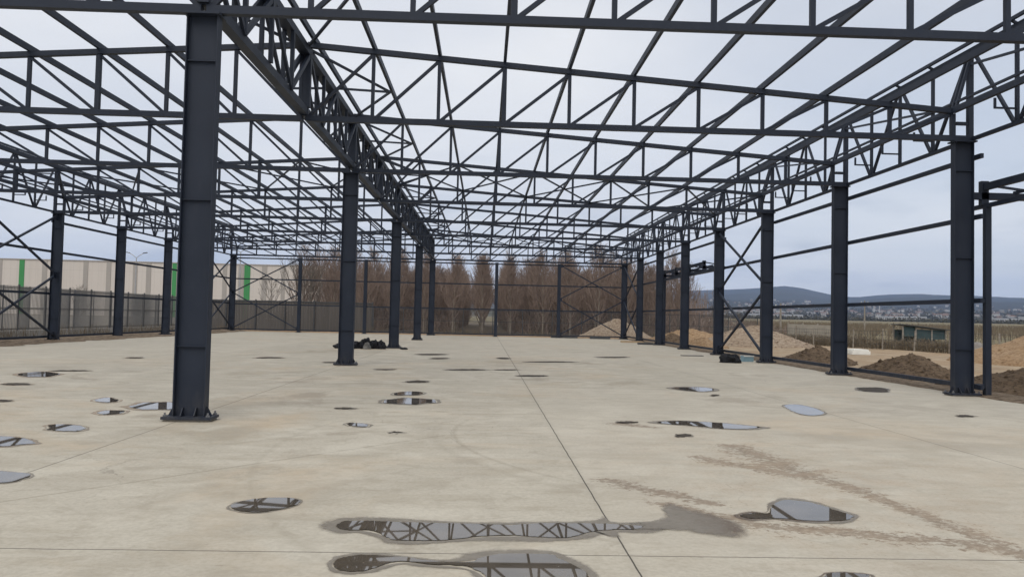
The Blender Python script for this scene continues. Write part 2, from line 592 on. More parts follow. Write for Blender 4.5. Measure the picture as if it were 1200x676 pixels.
def ground_material():
    t = NT('bare_earth')
    p = t.pos()
    X, Y = t._x, t._y
    r = t.math('SQRT', t.math('ADD', t.math('MULTIPLY', X, X), t.math('MULTIPLY', Y, Y)))
    n1 = t.noise(p, 0.12, 6, 0.6)
    n2 = t.noise(p, 1.5, 6, 0.65)
    n3 = t.noise(p, 12, 5, 0.7)
    tr = t.noise(p, 0.8, 6, 0.65, (0.55, 0.22, 1), 1.0)
    sand = t.ramp(n1, (0.3, (0.29, 0.205, 0.125)), (0.5, (0.37, 0.275, 0.18)), (0.7, (0.27, 0.215, 0.15)))
    sand = t.mix(t.rng(tr, 0.45, 0.6, 0, 0.7), sand, (0.43, 0.35, 0.25))
    sand = t.mix(t.rng(n2, 0.48, 0.66, 0, 0.6), sand, (0.235, 0.165, 0.10))
    tr2 = t.noise(p, 0.5, 6, 0.7, (0.4, 0.5, 1), 1.5)
    sand = t.mix(t.rng(tr2, 0.53, 0.62, 0, 0.6), sand, (0.215, 0.155, 0.10))
    sand = t.mix(t.rng(n3, 0.45, 0.7, 0, 0.35), sand, (0.17, 0.125, 0.085))
    # left yard : grey brown
    yard = t.ramp(n2, (0.3, (0.19, 0.165, 0.135)), (0.7, (0.28, 0.25, 0.21)))
    yard = t.mix(t.rng(n3, 0.5, 0.7, 0, 0.5), yard, (0.12, 0.095, 0.07))
    c = t.mix(t.rng(t.math('ADD', X, t.math('MULTIPLY', n1, 2.0)), -16.0, -18.0), sand, yard)
    # wood floor / field
    wood = t.ramp(n2, (0.3, (0.10, 0.08, 0.06)), (0.7, (0.155, 0.128, 0.096)))
    edge = t.math('ADD', Y, t.math('MULTIPLY', n1, 6.0))
    wm = t.math('MULTIPLY', t.rng(edge, 66.5, 68.5), t.math('MULTIPLY', t.rng(X, -19.0, -17.0), t.rng(X, 26.0, 22.0)))
    c = t.mix(wm, c, wood)
    fieldc = t.ramp(t.noise(p, 1.0, 5, 0.6, (0.02, 0.2, 1)), (0.3, (0.15, 0.125, 0.075)), (0.5, (0.20, 0.165, 0.10)),
                    (0.7, (0.135, 0.135, 0.075)))
    fx = t.math('ADD', X, t.math('MULTIPLY', t.math('SUBTRACT', Y, 46.0), 0.45))   # beyond the field fence
    fm = t.math('MULTIPLY', t.rng(fx, 28.5, 31.0), t.rng(X, 15.0, 18.0))
    c = t.mix(fm, c, fieldc)
    c = t.mix(t.rng(r, 150, 260), c, fieldc)
    t.bump(t.math('ADD', n2, t.math('MULTIPLY', n3, 0.4)), 0.5, 0.06)
    return t.out(c, 0.95, None, 0.15)


EARTH = ground_material()


def pile_material(name, a, b, d, grain=14):
    t = NT(name)
    o = t.objc()
    n1 = t.noise(o, 1.1, 5, 0.6)
    n2 = t.noise(o, grain * 0.55, 6, 0.8)
    c = t.ramp(n1, (0.3, a), (0.7, b))
    c = t.mix(t.rng(n2, 0.46, 0.58, 0, 0.9), c, d)
    t.bump(n2, 1.0, 0.12)
    return t.out(c, 0.95, None, 0.15)


GRAVEL = pile_material('tan_gravel', (0.36, 0.28, 0.20), (0.42, 0.34, 0.26), (0.21, 0.15, 0.105), 10)
SAND = pile_material('orange_sand', (0.40, 0.265, 0.15), (0.46, 0.33, 0.21), (0.27, 0.17, 0.095), 12)
SOIL = pile_material('brown_soil', (0.17, 0.12, 0.078), (0.23, 0.165, 0.11), (0.085, 0.06, 0.04), 12)
VERGE = pile_material('edge_dirt', (0.24, 0.18, 0.125), (0.31, 0.24, 0.17), (0.12, 0.09, 0.062), 10)


def hill_material():
    t = NT('hill_scrub')
    p = t.pos()
    n = t.noise(p, 0.0016, 6, 0.6)
    n2 = t.noise(p, 0.012, 5, 0.7)
    c = t.ramp(n, (0.3, (0.030, 0.034, 0.030)), (0.7, (0.052, 0.052, 0.044)))
    c = t.mix(t.rng(n2, 0.5, 0.7, 0, 0.5), c, (0.035, 0.04, 0.028))
    low = t.rng(t._z, 70, 10)
    c = t.mix(t.math('MULTIPLY', low, 0.75), c, t.ramp(n2, (0.35, (0.09, 0.09, 0.06)), (0.65, (0.17, 0.15, 0.11))))
    return t.out(c, 1.0, None, 0.0)


HILL = hill_material()
BARK = simple('grey_brown_bark', (0.16, 0.13, 0.10), (0.27, 0.23, 0.185), 6, 0.9)
TWIG = simple('reddish_twig', (0.18, 0.13, 0.104), (0.28, 0.21, 0.168), 1.2, 0.9)
TWIG_GREY = simple('grey_twig', (0.10, 0.085, 0.07), (0.17, 0.145, 0.12), 1.5, 0.9)
FENCE = simple('dark_wire', (0.04, 0.042, 0.046), (0.065, 0.066, 0.068), 4, 0.6)
FENCE_L = simple('grey_wire', (0.12, 0.117, 0.113), (0.165, 0.16, 0.152), 4, 0.7)
BOARD = simple('grey_brown_board', (0.075, 0.068, 0.062), (0.12, 0.108, 0.098), 1.4, 0.85, 0.2, None, (6, 1, 0.2))
PLINTH = simple('pale_plinth', (0.30, 0.28, 0.25), (0.40, 0.375, 0.34), 2, 0.9)
PANELC = simple('old_concrete_panel', (0.24, 0.215, 0.175), (0.34, 0.305, 0.25), 1.6, 0.9, 0.2)
def clad_material():
    q = NT('beige_cladding')
    p = q.pos()
    n = q.noise(p, 0.05, 4, 0.6)
    s_ = q.noise(p, 1.0, 4, 0.6, (1.2, 1.2, 0.06))
    c = q.ramp(n, (0.3, (0.57, 0.51, 0.45)), (0.7, (0.61, 0.555, 0.495)))
    c = q.mix(q.rng(s_, 0.5, 0.75, 0, 0.22), c, (0.40, 0.36, 0.31))
    fx = q.math('FRACT', q.math('DIVIDE', q._x, 1.15))
    fz = q.math('FRACT', q.math('DIVIDE', q._z, 4.2))
    seam = q.math('MAXIMUM', q.rng(fx, 0.05, 0.03), q.rng(fz, 0.016, 0.01))
    c = q.mix(q.math('MULTIPLY', seam, 0.35), c, (0.33, 0.30, 0.26))
    return q.out(c, 0.55)


CLAD = clad_material()
CLADG = simple('grey_cladding', (0.33, 0.30, 0.265), (0.385, 0.35, 0.31), 0.1, 0.6)
CLADGR = simple('green_cladding', (0.035, 0.22, 0.06), (0.045, 0.26, 0.075), 0.1, 0.55)
TEAL = simple('weathered_teal_sheet', (0.022, 0.05, 0.055), (0.05, 0.085, 0.088), 2, 0.7)
TIN = simple('dark_tin_roof', (0.035, 0.037, 0.04), (0.07, 0.07, 0.07), 2, 0.6)
PALEWOOD = simple('pale_post', (0.22, 0.195, 0.16), (0.32, 0.285, 0.24), 4, 0.9)
WOOD = simple('raw_timber', (0.34, 0.24, 0.145), (0.46, 0.34, 0.22), 3, 0.8, 0.1, None, (1, 8, 8))
WHITE = simple('white_foam', (0.66, 0.65, 0.60), (0.78, 0.77, 0.72), 3, 0.8)
BLACKBAG = simple('black_plastic', (0.006, 0.006, 0.008), (0.014, 0.014, 0.017), 5, 0.6, 0.5, 9, None, 0.2)
GREYBAG = simple('grey_rags', (0.05, 0.05, 0.05), (0.22, 0.21, 0.19), 7, 0.8, 0.4, 12)
BLUE = simple('pale_blue_plastic', (0.16, 0.27, 0.33), (0.24, 0.36, 0.42), 3, 0.45)
ROCK = simple('grey_rock', (0.18, 0.165, 0.15), (0.34, 0.31, 0.28), 3, 0.9, 0.4)
BRUSH = simple('dry_brush', (0.10, 0.078, 0.05), (0.21, 0.165, 0.11), 0.5, 0.95)
SCRUB = simple('dark_scrub', (0.035, 0.036, 0.024), (0.075, 0.066, 0.045), 0.05, 0.95)
GALV = simple('galvanised_pole', (0.30, 0.30, 0.30), (0.40, 0.40, 0.40), 1, 0.5)
GLASSD = simple('dark_window', (0.02, 0.022, 0.026), (0.04, 0.042, 0.048), 1, 0.15)
PLASTER = simple('cream_plaster', (0.50, 0.46, 0.38), (0.58, 0.54, 0.46), 1, 0.9)
HWHITE = simple('town_white_wall', (0.36, 0.355, 0.35), (0.5, 0.49, 0.47), 0.05, 0.9)
HCREAM = simple('town_cream_wall', (0.20, 0.18, 0.155), (0.28, 0.25, 0.215), 0.05, 0.9)
HROOF = simple('town_tile_roof', (0.13, 0.075, 0.055), (0.19, 0.11, 0.08), 0.05, 0.9)
HGREY = simple('town_grey_roof', (0.16, 0.16, 0.16), (0.25, 0.25, 0.25), 0.05, 0.8)

# ------------------------------------------------------------------ setting : terrain
RIDGE = [(-25, .004), (-5, .016), (6, .026), (11, .034), (14.7, .0379), (17.0, .0392), (19.9, .0426), (21.06, .0443),
         (22.2, .0414), (24.05, .0337), (25.4, .0312), (27.4, .0350), (29.4, .0364), (31.3, .0347), (33.2, .0330),
         (35, .0313), (40, .029), (50, .02), (60, .012)]


def ridge(az):
    if az <= RIDGE[0][0]:
        return RIDGE[0][1]
    for (a, e), (b, g) in zip(RIDGE, RIDGE[1:]):
        if az <= b:
            t = (az - a) / (b - a)
            return e + (g - e) * t
    return RIDGE[-1][1]


def plain(x, y):
    """the plain rises very gently away from the site, more on the right"""
    r = math.hypot(x, y)
    az = math.degrees(math.atan2(x, y)) if r > 1 else 0
    s = 0.0015 + 0.0052 * smooth(6, 15, az) if y > 0 else 0.0
    return s * max(0.0, min(r, 1300) - 75)


def hill_z(x, y):
    r = math.hypot(x, y)
    az = math.degrees(math.atan2(x, y))
    e1 = ridge(az)
    e0 = 0.0064
    em = 0.0215 * min(1, e1 / 0.034)
    if r < 1300:
        return plain(x, y) - 1.0
    if r < 3300:
        t = (r - 1300) / 2000
        e = e0 + (em - e0) * t
    elif r < 6200:
        t = (r - 3300) / 2900
        e = em + (e1 - em) * (t * 0.55 + 0.45 * t * t * (3 - 2 * t))
    else:
        e = e1 * (1 - 0.5 * (r - 6200) / 2800)
    k = smooth(1800, 4200, r) * (1 - smooth(5600, 6200, r) * 0.75)
    return r * e + k * (fbm(x / 900, y / 900, 3.1, 4) * 55 + fbm(x / 230, y / 230, 8.2, 3) * 22)


g = MB()
xs = []
v = 0.0
axis_half = [0.0]
step = 1.2
while axis_half[-1] < 9500:
    axis_half.append(axis_half[-1] + step)
    if axis_half[-1] > 75:
        step *= 1.16
axis_half[-1] = 9500
axis = [-a for a in axis_half[:0:-1]] + axis_half
N = len(axis)
for yy in axis:
    for xx in axis:
        z = -0.09 + plain(xx, yy)
        if not (-18.8 < xx < 11.6 and -30 < yy < 60.5):
            near = 1 - smooth(90, 160, math.hypot(xx, yy))
            z += near * (0.05 * fbm(xx * 0.35, yy * 0.35) + 0.03 * nz(xx * 1.3, yy * 1.3, 5))
            # ruts of lorries along the right-hand haul road
            if xx > 11:
                z += near * 0.03 * math.sin(xx * 2.2 + 0.6 * nz(xx * .2, yy * .2))
        if math.hypot(xx, yy) > 1250:
            z -= 4
        g.v.append((xx, yy, z))
for j in range(N - 1):
    for i in range(N - 1):
        a = j * N + i
        g.f.append((a, a + 1, a + N + 1, a + N))
        g.mi.append(0)
tag(g.build('ground', EARTH, None, True), kind='structure')

hm = MB()
radii = [1150 + 130 * k for k in range(40)] + [6350 + 350 * k for k in range(8)]
AZ = [-30 + 0.6 * k for k in range(151)]
for r in radii:
    for az in AZ:
        x, y = r * math.sin(R(az)), r * math.cos(R(az))
        hm.v.append((x, y, hill_z(x, y)))
na = len(AZ)
for j in range(len(radii) - 1):
    for i in range(na - 1):
        a = j * na + i
        hm.f.append((a, a + 1, a + na + 1, a + na))
        hm.mi.append(0)
tag(hm.build('hills', HILL, None, True), kind='structure')

# slab : one thick concrete plate
SX0, SX1, SY0, SY1 = -18.98, 10.72, -14.0, 59.35
s = MB()
s.box(SX0, SX1, SY0, SY1, -0.22, 0.0)
tag(s.build('concrete_slab', CONCRETE), kind='structure')


def verge(name, pts_fn, n_len, n_w, mat):
    m = MB()
    for i in range(n_len + 1):
        for j in range(n_w + 1):
            m.v.append(pts_fn(i / n_len, j / n_w))
    for i in range(n_len):
        for j in range(n_w):
            a = i * (n_w + 1) + j
            m.f.append((a, a + 1, a + n_w + 2, a + n_w + 1))
            m.mi.append(0)
    return tag(m.build(name, mat, None, True), kind='structure')


def left_verge(u, w):
    y = 8 + u * 53.5
    x = -17.0 - w * 4.6
    h = 0.085 * smooth(0.03, 0.3, w) * (1 - smooth(0.75, 1.0, w)) + 0.14 * fbm(x * 1.1, y * 0.7, 2.0) - 0.015
    h += 0.06 * fbm(x * 4, y * 4, 9)
    return (x, y, h - 0.25 * smooth(0.85, 1.0, w) - 0.10 * (1 - smooth(0.0, 0.12, w)))


def right_verge(u, w):
    y = -6 + u * 67
    x = 10.15 + w * 2.2
    h = 0.03 * smooth(0.1, 0.35, w) * (1 - smooth(0.5, 1.0, w)) - 0.05 * (1 - smooth(0.05, 0.3, w))
    h += 0.055 * fbm(x * 1.3, y * 0.8, 4.0) + 0.03 * fbm(x * 5, y * 5, 1)
    return (x, y, h - 0.2 * smooth(0.7, 1.0, w) + 0.0)


def end_verge(u, w):
    x = -18 + u * 32
    y = 58.7 + w * 3.0
    h = 0.05 * smooth(0.15, 0.4, w) * (1 - smooth(0.6, 1.0, w)) - 0.05 * (1 - smooth(0.05, 0.3, w))
    h += 0.06 * fbm(x * 0.8, y * 1.2, 6.0) + 0.02 * fbm(x * 4, y * 4, 3)
    return (x, y, h - 0.2 * smooth(0.8, 1.0, w))


verge('soil', left_verge, 190, 26, VERGE)
verge('soil', right_verge, 240, 20, VERGE)
verge('soil', end_verge, 120, 16, SAND)

# ------------------------------------------------------------------ the steel frame
XC, XR, XL, Y0, BAY, ZT = -3.967, 10.446, -18.665, 10.918, 6.0, 5.574
NB = 8                                       # bays of six metres
YS = [Y0 + BAY * i for i in range(NB + 1)]
ZB, ZRIDGE, ZEAVE = 5.64, 7.235, 6.24        # axes of the truss chords

m_shaft = MB()
D, W, TF, TW = 0.43, 0.17, 0.016, 0.012
m_shaft.box(-D / 2, -D / 2 + TF, -W / 2, W / 2, 0.06, ZT - 0.03)
m_shaft.box(D / 2 - TF, D / 2, -W / 2, W / 2, 0.06, ZT - 0.03)
m_shaft.box(-D / 2 + TF, D / 2 - TF, -TW / 2, TW / 2, 0.06, ZT - 0.03)
me_shaft = m_shaft.mesh('column_shaft', STEEL)
m = MB()
m.box(-0.325, 0.325, -0.19, 0.19, 0.025, 0.06)
me_base = m.mesh('base_plate', STEEL)
m = MB()
m.box(-0.30, 0.30, -0.165, 0.165, 0.0, 0.025)
me_grout = m.mesh('grout_bed', GROUT_SHADE)  # bed coloured dark to paint the shadow below the plate
m = MB()
m.box(-0.25, 0.25, -0.15, 0.15, ZT - 0.03, ZT)
me_cap = m.mesh('cap_plate', STEEL)
m = MB()
for sy in (-1, 1):
    y0, y1 = sorted((sy * TW / 2, sy * 0.05))
    m.box(-D / 2 + TF, D / 2 - TF, y0, y1, -0.006, 0.006)
me_stiff = m.mesh('stiffener', STEEL)


def gusset_mesh(kind, sg):
    g_ = MB()
    t_ = 0.006
    if kind == 'x':
        a = [(sg * D / 2, 0.06), (sg * 0.29, 0.06), (sg * 0.29, 0.075), (sg * (D / 2 + 0.015), 0.19), (sg * D / 2, 0.19)]
        pts = [(p, -t_, z) for p, z in a] + [(p, t_, z) for p, z in a]
    else:
        sx, sy = sg
        a = [(sy * TW / 2, 0.06), (sy * 0.125, 0.06), (sy * 0.125, 0.075), (sy * 0.05, 0.17), (sy * TW / 2, 0.17)]
        pts = [(sx * 0.09 - t_, p, z) for p, z in a] + [(sx * 0.09 + t_, p, z) for p, z in a]
    n = 5
    fs = [tuple(range(n)), tuple(range(2 * n - 1, n - 1, -1))] + [(k, (k + 1) % n, n + (k + 1) % n, n + k) for k in range(n)]
    g_.add(pts, fs)
    return g_.mesh('gusset', STEEL)


me_gus = [gusset_mesh('x', -1), gusset_mesh('x', 1)] + [gusset_mesh('y', (sx, sy)) for sx in (-1, 1) for sy in (-1, 1)]
m = MB()
m.tube([(0, 0, 0.06), (0, 0, 0.085)], 0.026, 6)
m.tube([(0, 0, 0.085), (0, 0, 0.115)], 0.013, 6)
me_bolt = m.mesh('anchor_bolt', BOLT)
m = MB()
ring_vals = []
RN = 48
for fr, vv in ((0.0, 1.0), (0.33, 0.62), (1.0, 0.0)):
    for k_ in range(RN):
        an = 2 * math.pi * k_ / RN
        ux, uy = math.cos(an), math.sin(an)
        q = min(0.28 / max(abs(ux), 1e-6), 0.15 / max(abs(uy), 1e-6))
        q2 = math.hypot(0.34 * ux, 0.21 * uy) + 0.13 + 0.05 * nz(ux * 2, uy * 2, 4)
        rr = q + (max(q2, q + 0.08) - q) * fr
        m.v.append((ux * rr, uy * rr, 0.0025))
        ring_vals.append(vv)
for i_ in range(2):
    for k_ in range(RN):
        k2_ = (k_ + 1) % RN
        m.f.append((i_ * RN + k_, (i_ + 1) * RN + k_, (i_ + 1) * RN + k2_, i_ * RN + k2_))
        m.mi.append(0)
me_shade = m.mesh('contact_shade', HALO)  # feathered dark ring, contact shade painted on the slab round the plate
me_shade.attributes.new('wet', 'FLOAT', 'POINT').data.foreach_set('value', ring_vals)  # here the attribute only fades the painted shade outwards


def make_column(x, y, label, group):
    t = thing('steel_column', label, 'steel column', (x, y, 0), 0, group)
    link('column_shaft', me_shaft, t)
    link('base_plate', me_base, t)
    link('grout_bed', me_grout, t)
    link('cap_plate', me_cap, t)
    link('contact_shade', me_shade, t)
    for z in (1.0, 3.0, 4.92):
        o = link('stiffener', me_stiff, t)
        o.location = (0, 0, z)
    for g_ in me_gus:
        link('gusset', g_, t)
    for sx in (-1, 1):
        for sy in (-1, 1):
            o = link('anchor_bolt', me_bolt, t)
            o.location = (sx * 0.285, sy * 0.145, 0)
    return t


def add_parapet(t, s_, first):
    """posts and ties standing on the column head at an eave; s_ = +1 right wall, -1 left wall"""
    m_ = MB()
    m_.bar((s_ * 0.165, 0, ZT + 0.01), (s_ * 0.165, 0, 7.52), 0.11, 0.11)
    m_.build('parapet_post', STEEL, t)
    m_ = MB()
    m_.bar((-s_ * 0.15, 0, 5.97), (s_ * 0.115, 0, 5.97), 0.07, 0.07)
    m_.build('rung', STEEL, t)
    for dy in (-0.07, 0.07):
        m_ = MB()
        m_.bar((-s_ * 0.21, dy, 6.22), (s_ * 0.14, dy, 7.45), 0.05, 0.06)
        m_.build('raker', STEEL, t)
    if not first:
        m_ = MB()
        m_.bar((s_ * 0.13, -0.05, 7.28), (-s_ * 0.21, -BAY + 0.08, 6.33), 0.05, 0.05)
        m_.build('tie_rod', STEEL, t)


CG = 'steel columns of the hall'
CL = ['dark steel column nearest the camera, tall in the left foreground',
      'central row steel column, second from the camera, joints running to its foot',
      'central row steel column with the heap of black bags at its base',
      'central row steel column just beyond the one with the black heap',
      'farthest steel column of the central row, on the end wall line']
for k in range(5):
    make_column(XC, YS[2 * k], CL[k], CG)
for k in range(NB + 1):
    lab = ('dark steel column of the right-hand row standing outside the right edge of the view' if k == 0 else
           'dark steel column nearest on the right, beside the tall canopy post' if k == 1 else
           'right-hand steel column with the brown soil heap between it and the nearest one' if k == 2 else
           'right-hand steel column on the near side of the crossed wall bracing' if k == 3 else
           'right-hand steel column on the far side of the crossed bracing, black sack at foot' if k == 4 else
           'right-hand row steel column, %s in view from the camera' % ordn(k - 1) if k < 8 else
           'far right corner steel column where the side wall meets the end wall')
    t = make_column(XR, YS[k], lab, CG)
    add_parapet(t, 1, k == 0)
for k in range(2, NB + 1):
    lab = ('dark steel column of the left-hand row, well outside the left edge of the view' if k == 2 else
           'dark steel column of the left-hand row, just outside the left edge of the view' if k == 3 else
           'leftmost steel column in view, at the crossed bracing by the left edge' if k == 4 else
           'left-hand row steel column, %s in view from the left edge' % ordn(k - 4) if k < 7 else
           'left-hand row steel column hidden behind the nearest big column' if k == 7 else
           'far left corner steel column in front of the green stripe of the warehouse')
    t = make_column(XL, YS[k], lab, CG)
    add_parapet(t, -1, False)


# transverse roof trusses -------------------------------------------------
def truss_meshes(x_in, x_out):
    n = 10
    xs_ = [x_in + (x_out - x_in) * j / n for j in range(n + 1)]
    zt = [ZRIDGE + (ZEAVE - ZRIDGE) * j / n for j in range(n + 1)]
    out = []
    m_ = MB()
    m_.bar((x_in, 0, ZRIDGE), (x_out, 0, ZEAVE), 0.12, 0.11)
    out.append(('top_chord', m_.mesh('top_chord', STEEL)))
    m_ = MB()
    ext = 0.45 if x_out > 0 else -0.45
    m_.bar((x_in, 0, ZB), (x_out + ext, 0, ZB), 0.12, 0.115)
    out.append(('bottom_chord', m_.mesh('bottom_chord', STEEL)))
    for j in range(n + 1):
        m_ = MB()
        w_ = 0.095 if j in (0, 3, 10) else 0.072
        m_.bar((xs_[j], 0, ZB + 0.06), (xs_[j], 0, zt[j] - 0.06), w_, w_)
        out.append(('vertical', m_.mesh('vertical', STEEL)))
    for j in range(n):
        m_ = MB()
        m_.bar((xs_[j] + (0.06 if x_out > 0 else -0.06), 0, ZB + 0.05), (xs_[j + 1], 0, zt[j + 1] - 0.05), 0.06, 0.062)
        out.append(('diagonal', m_.mesh('diagonal', STEEL)))
    return out


TR_R = truss_meshes(-3.93, 10.22)
TR_L = truss_meshes(-4.004, -18.44)
TRG = 'roof trusses across the hall'
for side, parts in (('right', TR_R), ('left', TR_L)):
    for k, y in enumerate(YS):
        lab = ('nearest roof truss over the %s span, its top cut off by the picture edge' % side if k == 0 else
               'last roof truss of the %s span, above the far end wall' % side if k == NB else
               'dark steel roof truss over the %s span, %s from the camera' % (side, ordn(k)))
        t = thing('roof_truss', lab, 'roof truss', (0, y, 0), 0, TRG)
        for nm, me in parts:
            link(nm, me, t)

# lengthwise carrying trusses on the central columns --------------------------
JG = 'lengthwise girder trusses of the central row'
for k in range(4):
    lab = ['lengthwise girder truss from the nearest column to the second central column',
           'lengthwise girder truss between the second and third central columns',
           'lengthwise girder truss between the third and fourth central columns',
           'farthest lengthwise girder truss of the central row, up to the end wall'][k]
    t = thing('girder_truss', lab, 'girder truss', (XC, YS[2 * k], 0), 0, JG)
    m = MB()
    m.bar((0, -0.0 if k else -0.1, 5.80), (0, 12.0, 5.80), 0.15, 0.16)
    m.build('bottom_chord', STEEL, t)
    m = MB()
    m.bar((0, -0.0 if k else -0.1, 7.08), (0, 12.0, 7.08), 0.22, 0.16)
    m.build('top_chord', STEEL, t)
    for j in range(9 if k == 3 else 8):
        m = MB()
        w = 0.12 if j % 4 == 0 else 0.09
        for dx in (-0.085, 0.085):
            m = MB()
            m.bar((dx, 1.5 * j, 5.88), (dx, 1.5 * j, 7.01), 0.07, w)
            m.build('vertical', STEEL, t)
    for j in range(8):
        m = MB()
        zz = (7.03, 5.86) if j % 2 == 0 else (5.86, 7.03)
        for dx in (-0.085, 0.085):
            m = MB()
            m.bar((dx, 1.5 * j, zz[0]), (dx, 1.5 * j + 1.5, zz[1]), 0.09, 0.055, (1, 0, 0))
            m.build('diagonal', STEEL, t)

# purlins, continuous over all trusses ---------------------------------------------
PG = 'roof purlins running lengthwise'
for side, xin, xout in (('right', -3.93, 10.22), ('left', -4.004, -18.44)):
    for j in range(10):
        x = xin + (xout - xin) * j / 10
        z = ZRIDGE + (ZEAVE - ZRIDGE) * j / 10
        if j == 0:
            x += 0.15 if side == 'right' else -0.15
        lab = ('lengthwise roof purlin beside the ridge on the %s slope' % side if j == 0 else
               'lengthwise roof purlin on the %s slope, %s down from the ridge' % (side, ordn(j)))
        m = MB()
        z0 = z + 0.056
        y0, y1 = YS[0] - 0.35, YS[-1] + 0.12
        # sigma shaped section : web and two lips
        m.box(x - 0.032, x + 0.032, y0, y1, z0, z0 + 0.13)
        tag(m.build('purlin', STEEL), lab, 'purlin', PG)

# roof bracing rods in two bays --------------------------------------------------
BG = 'crossed bracing rods in the roof'
for bay in (3, 7):
    for side, xin, xout in (('right', -3.93, 10.22), ('left', -4.004, -18.44)):
        for q in range(5):
            xa, xb = (xin + (xout - xin) * (2 * q + d) / 10 for d in (0, 2))
            za, zb = (ZRIDGE + (ZEAVE - ZRIDGE) * (2 * q + d) / 10 for d in (0, 2))
            ya, yb = YS[bay], YS[bay + 1]
            t = thing('roof_cross_brace', 'crossed roof bracing rods on the %s slope, %s from the ridge, %s braced bay'
                      % (side, ordn(q), 'near' if bay == 3 else 'far'), 'roof bracing', (0, 0, 0), 0, BG)
            for (p, q2) in (((xa, ya, za), (xb, yb, zb)), ((xb, ya, zb), (xa, yb, za))):
                m = MB()
                m.bar(Vector(p) + Vector((0, 0.07, 0.0)), Vector(q2) - Vector((0, 0.07, 0.0)), 0.05, 0.05)
                m.build('rod', STEEL, t)

# three-legged stays between the ridge and the first purlin, every bay ---------------------------
RG = 'ridge stays'
for side, sg in (('right', 1), ('left', -1)):
    for b in range(NB):
        t = thing('ridge_stay', 'fan of three stays at the ridge on the %s slope, %s bay from the camera'
                  % (side, ordn(b)), 'roof stay', (XC, YS[b], 0), 0, RG)
        node = Vector((sg * 1.44, 3.0, 7.12))
        for yy in (0.12, 3.0, 5.88):
            m = MB()
            m.bar((sg * 0.07, yy, 7.17), node, 0.05, 0.05)
            m.build('strut', STEEL, t)

# eave trusses with parapet, both walls ------------------------------------------------------
EG = 'eave trusses along the side walls'


def eave_truss(xcol, s_, y, label):
    t = thing('eave_truss', label, 'eave truss', (xcol, y, 0), 0, EG)

    def part(name, a, b, w, h, up=(0, 0, 1)):
        m_ = MB()
        m_.bar((s_ * a[0], a[1], a[2]), (s_ * b[0], b[1], b[2]), w, h, up)
        m_.build(name, STEEL, t)

    e = 0.004
    part('parapet_beam', (0.205, e, 7.60), (0.205, BAY - e, 7.60), 0.08, 0.13)
    part('top_rail', (0.08, e, 7.74), (0.08, BAY - e, 7.74), 0.06, 0.07)
    part('bottom_chord', (0.205, 0.03, 5.63), (0.205, BAY - 0.03, 5.63), 0.07, 0.08)
    part('eave_beam', (-0.25, 0.08, 6.24), (-0.25, BAY - 0.08, 6.24), 0.08, 0.13)
    part('gutter_rail', (-0.14, e, 6.45), (-0.14, BAY - e, 6.45), 0.05, 0.05)
    for q in (1, 2, 3):
        yy = 1.5 * q
        part('vertical', (0.20, yy, 5.67), (0.20, yy, 7.53), 0.065, 0.065)
        part('rail_bracket', (0.19, yy, 7.66), (0.08, yy, 7.72), 0.05, 0.05)
        part('gutter_hanger', (-0.26, yy, 6.12), (-0.26, yy, 5.93), 0.04, 0.04)
        part('gutter_arm', (-0.28, yy, 5.92), (0.17, yy, 5.92), 0.035, 0.035)
    for q in range(4):
        za, zb = (7.54, 5.67) if q % 2 == 0 else (5.67, 7.54)
        part('diagonal', (0.20, 1.5 * q + 0.09, za), (0.20, 1.5 * q + 1.41, zb), 0.06, 0.065, (1, 0, 0))


for b in range(NB):
    eave_truss(XR, 1, YS[b], 'eave truss with parapet rail over the right wall, %s' %
               ('nearest bay, running out of the picture' if b == 0 else ordn(b) + ' whole bay from the camera'))
for b in range(2, NB):
    eave_truss(XL, -1, YS[b], 'eave truss with parapet rail over the left wall, %s' %
               ('outside the view' if b == 2 else ordn(b - 3) + ' bay in view'))

# wall girts ---------------------------------------------------------------------------
GG = 'horizontal wall girts'


def girt(x0, y0, x1, y1, z, label, h=0.10):
    m_ = MB()
    m_.bar((x0, y0, z), (x1, y1, z), 0.07, h)
    tag(m_.build('wall_girt', STEEL), label, 'wall girt', GG)


for side, x, ya in (('right', XR + 0.272, YS[1] - 0.27), ('left', XL - 0.272, YS[2])):
    for z, nm in ((0.20, 'lowest, just above the slab'), (2.07, 'second from the bottom'), (3.90, 'third from the bottom')):
        girt(x, ya, x, YS[-1] + 0.2, z, 'long horizontal girt on the %s side wall, %s' % (side, nm))
    i0 = 1 if side == 'right' else 2
    if side == 'right':
        girt(x, ya, x, YS[3], 5.22, 'top girt of the right side wall, near piece before the crossed bracing')
    girt(x, YS[4], x, YS[7], 5.22, 'top girt of the %s side wall, piece beyond the crossed bracing' % side)
for side, xa, xb in (('left', XL, XC), ('right', XC, XR)):
    for z, nm in ((0.16, 'lowest, at the slab edge'), (2.02, 'second from the bottom'), (3.88, 'third from the bottom'),
                  (5.42, 'topmost, under the roof truss')):
        girt(xa + 0.03, YS[-1] + 0.16, xb - 0.03, YS[-1] + 0.16, z, 'horizontal girt across the %s half of the end wall, %s' % (side, nm), 0.09)

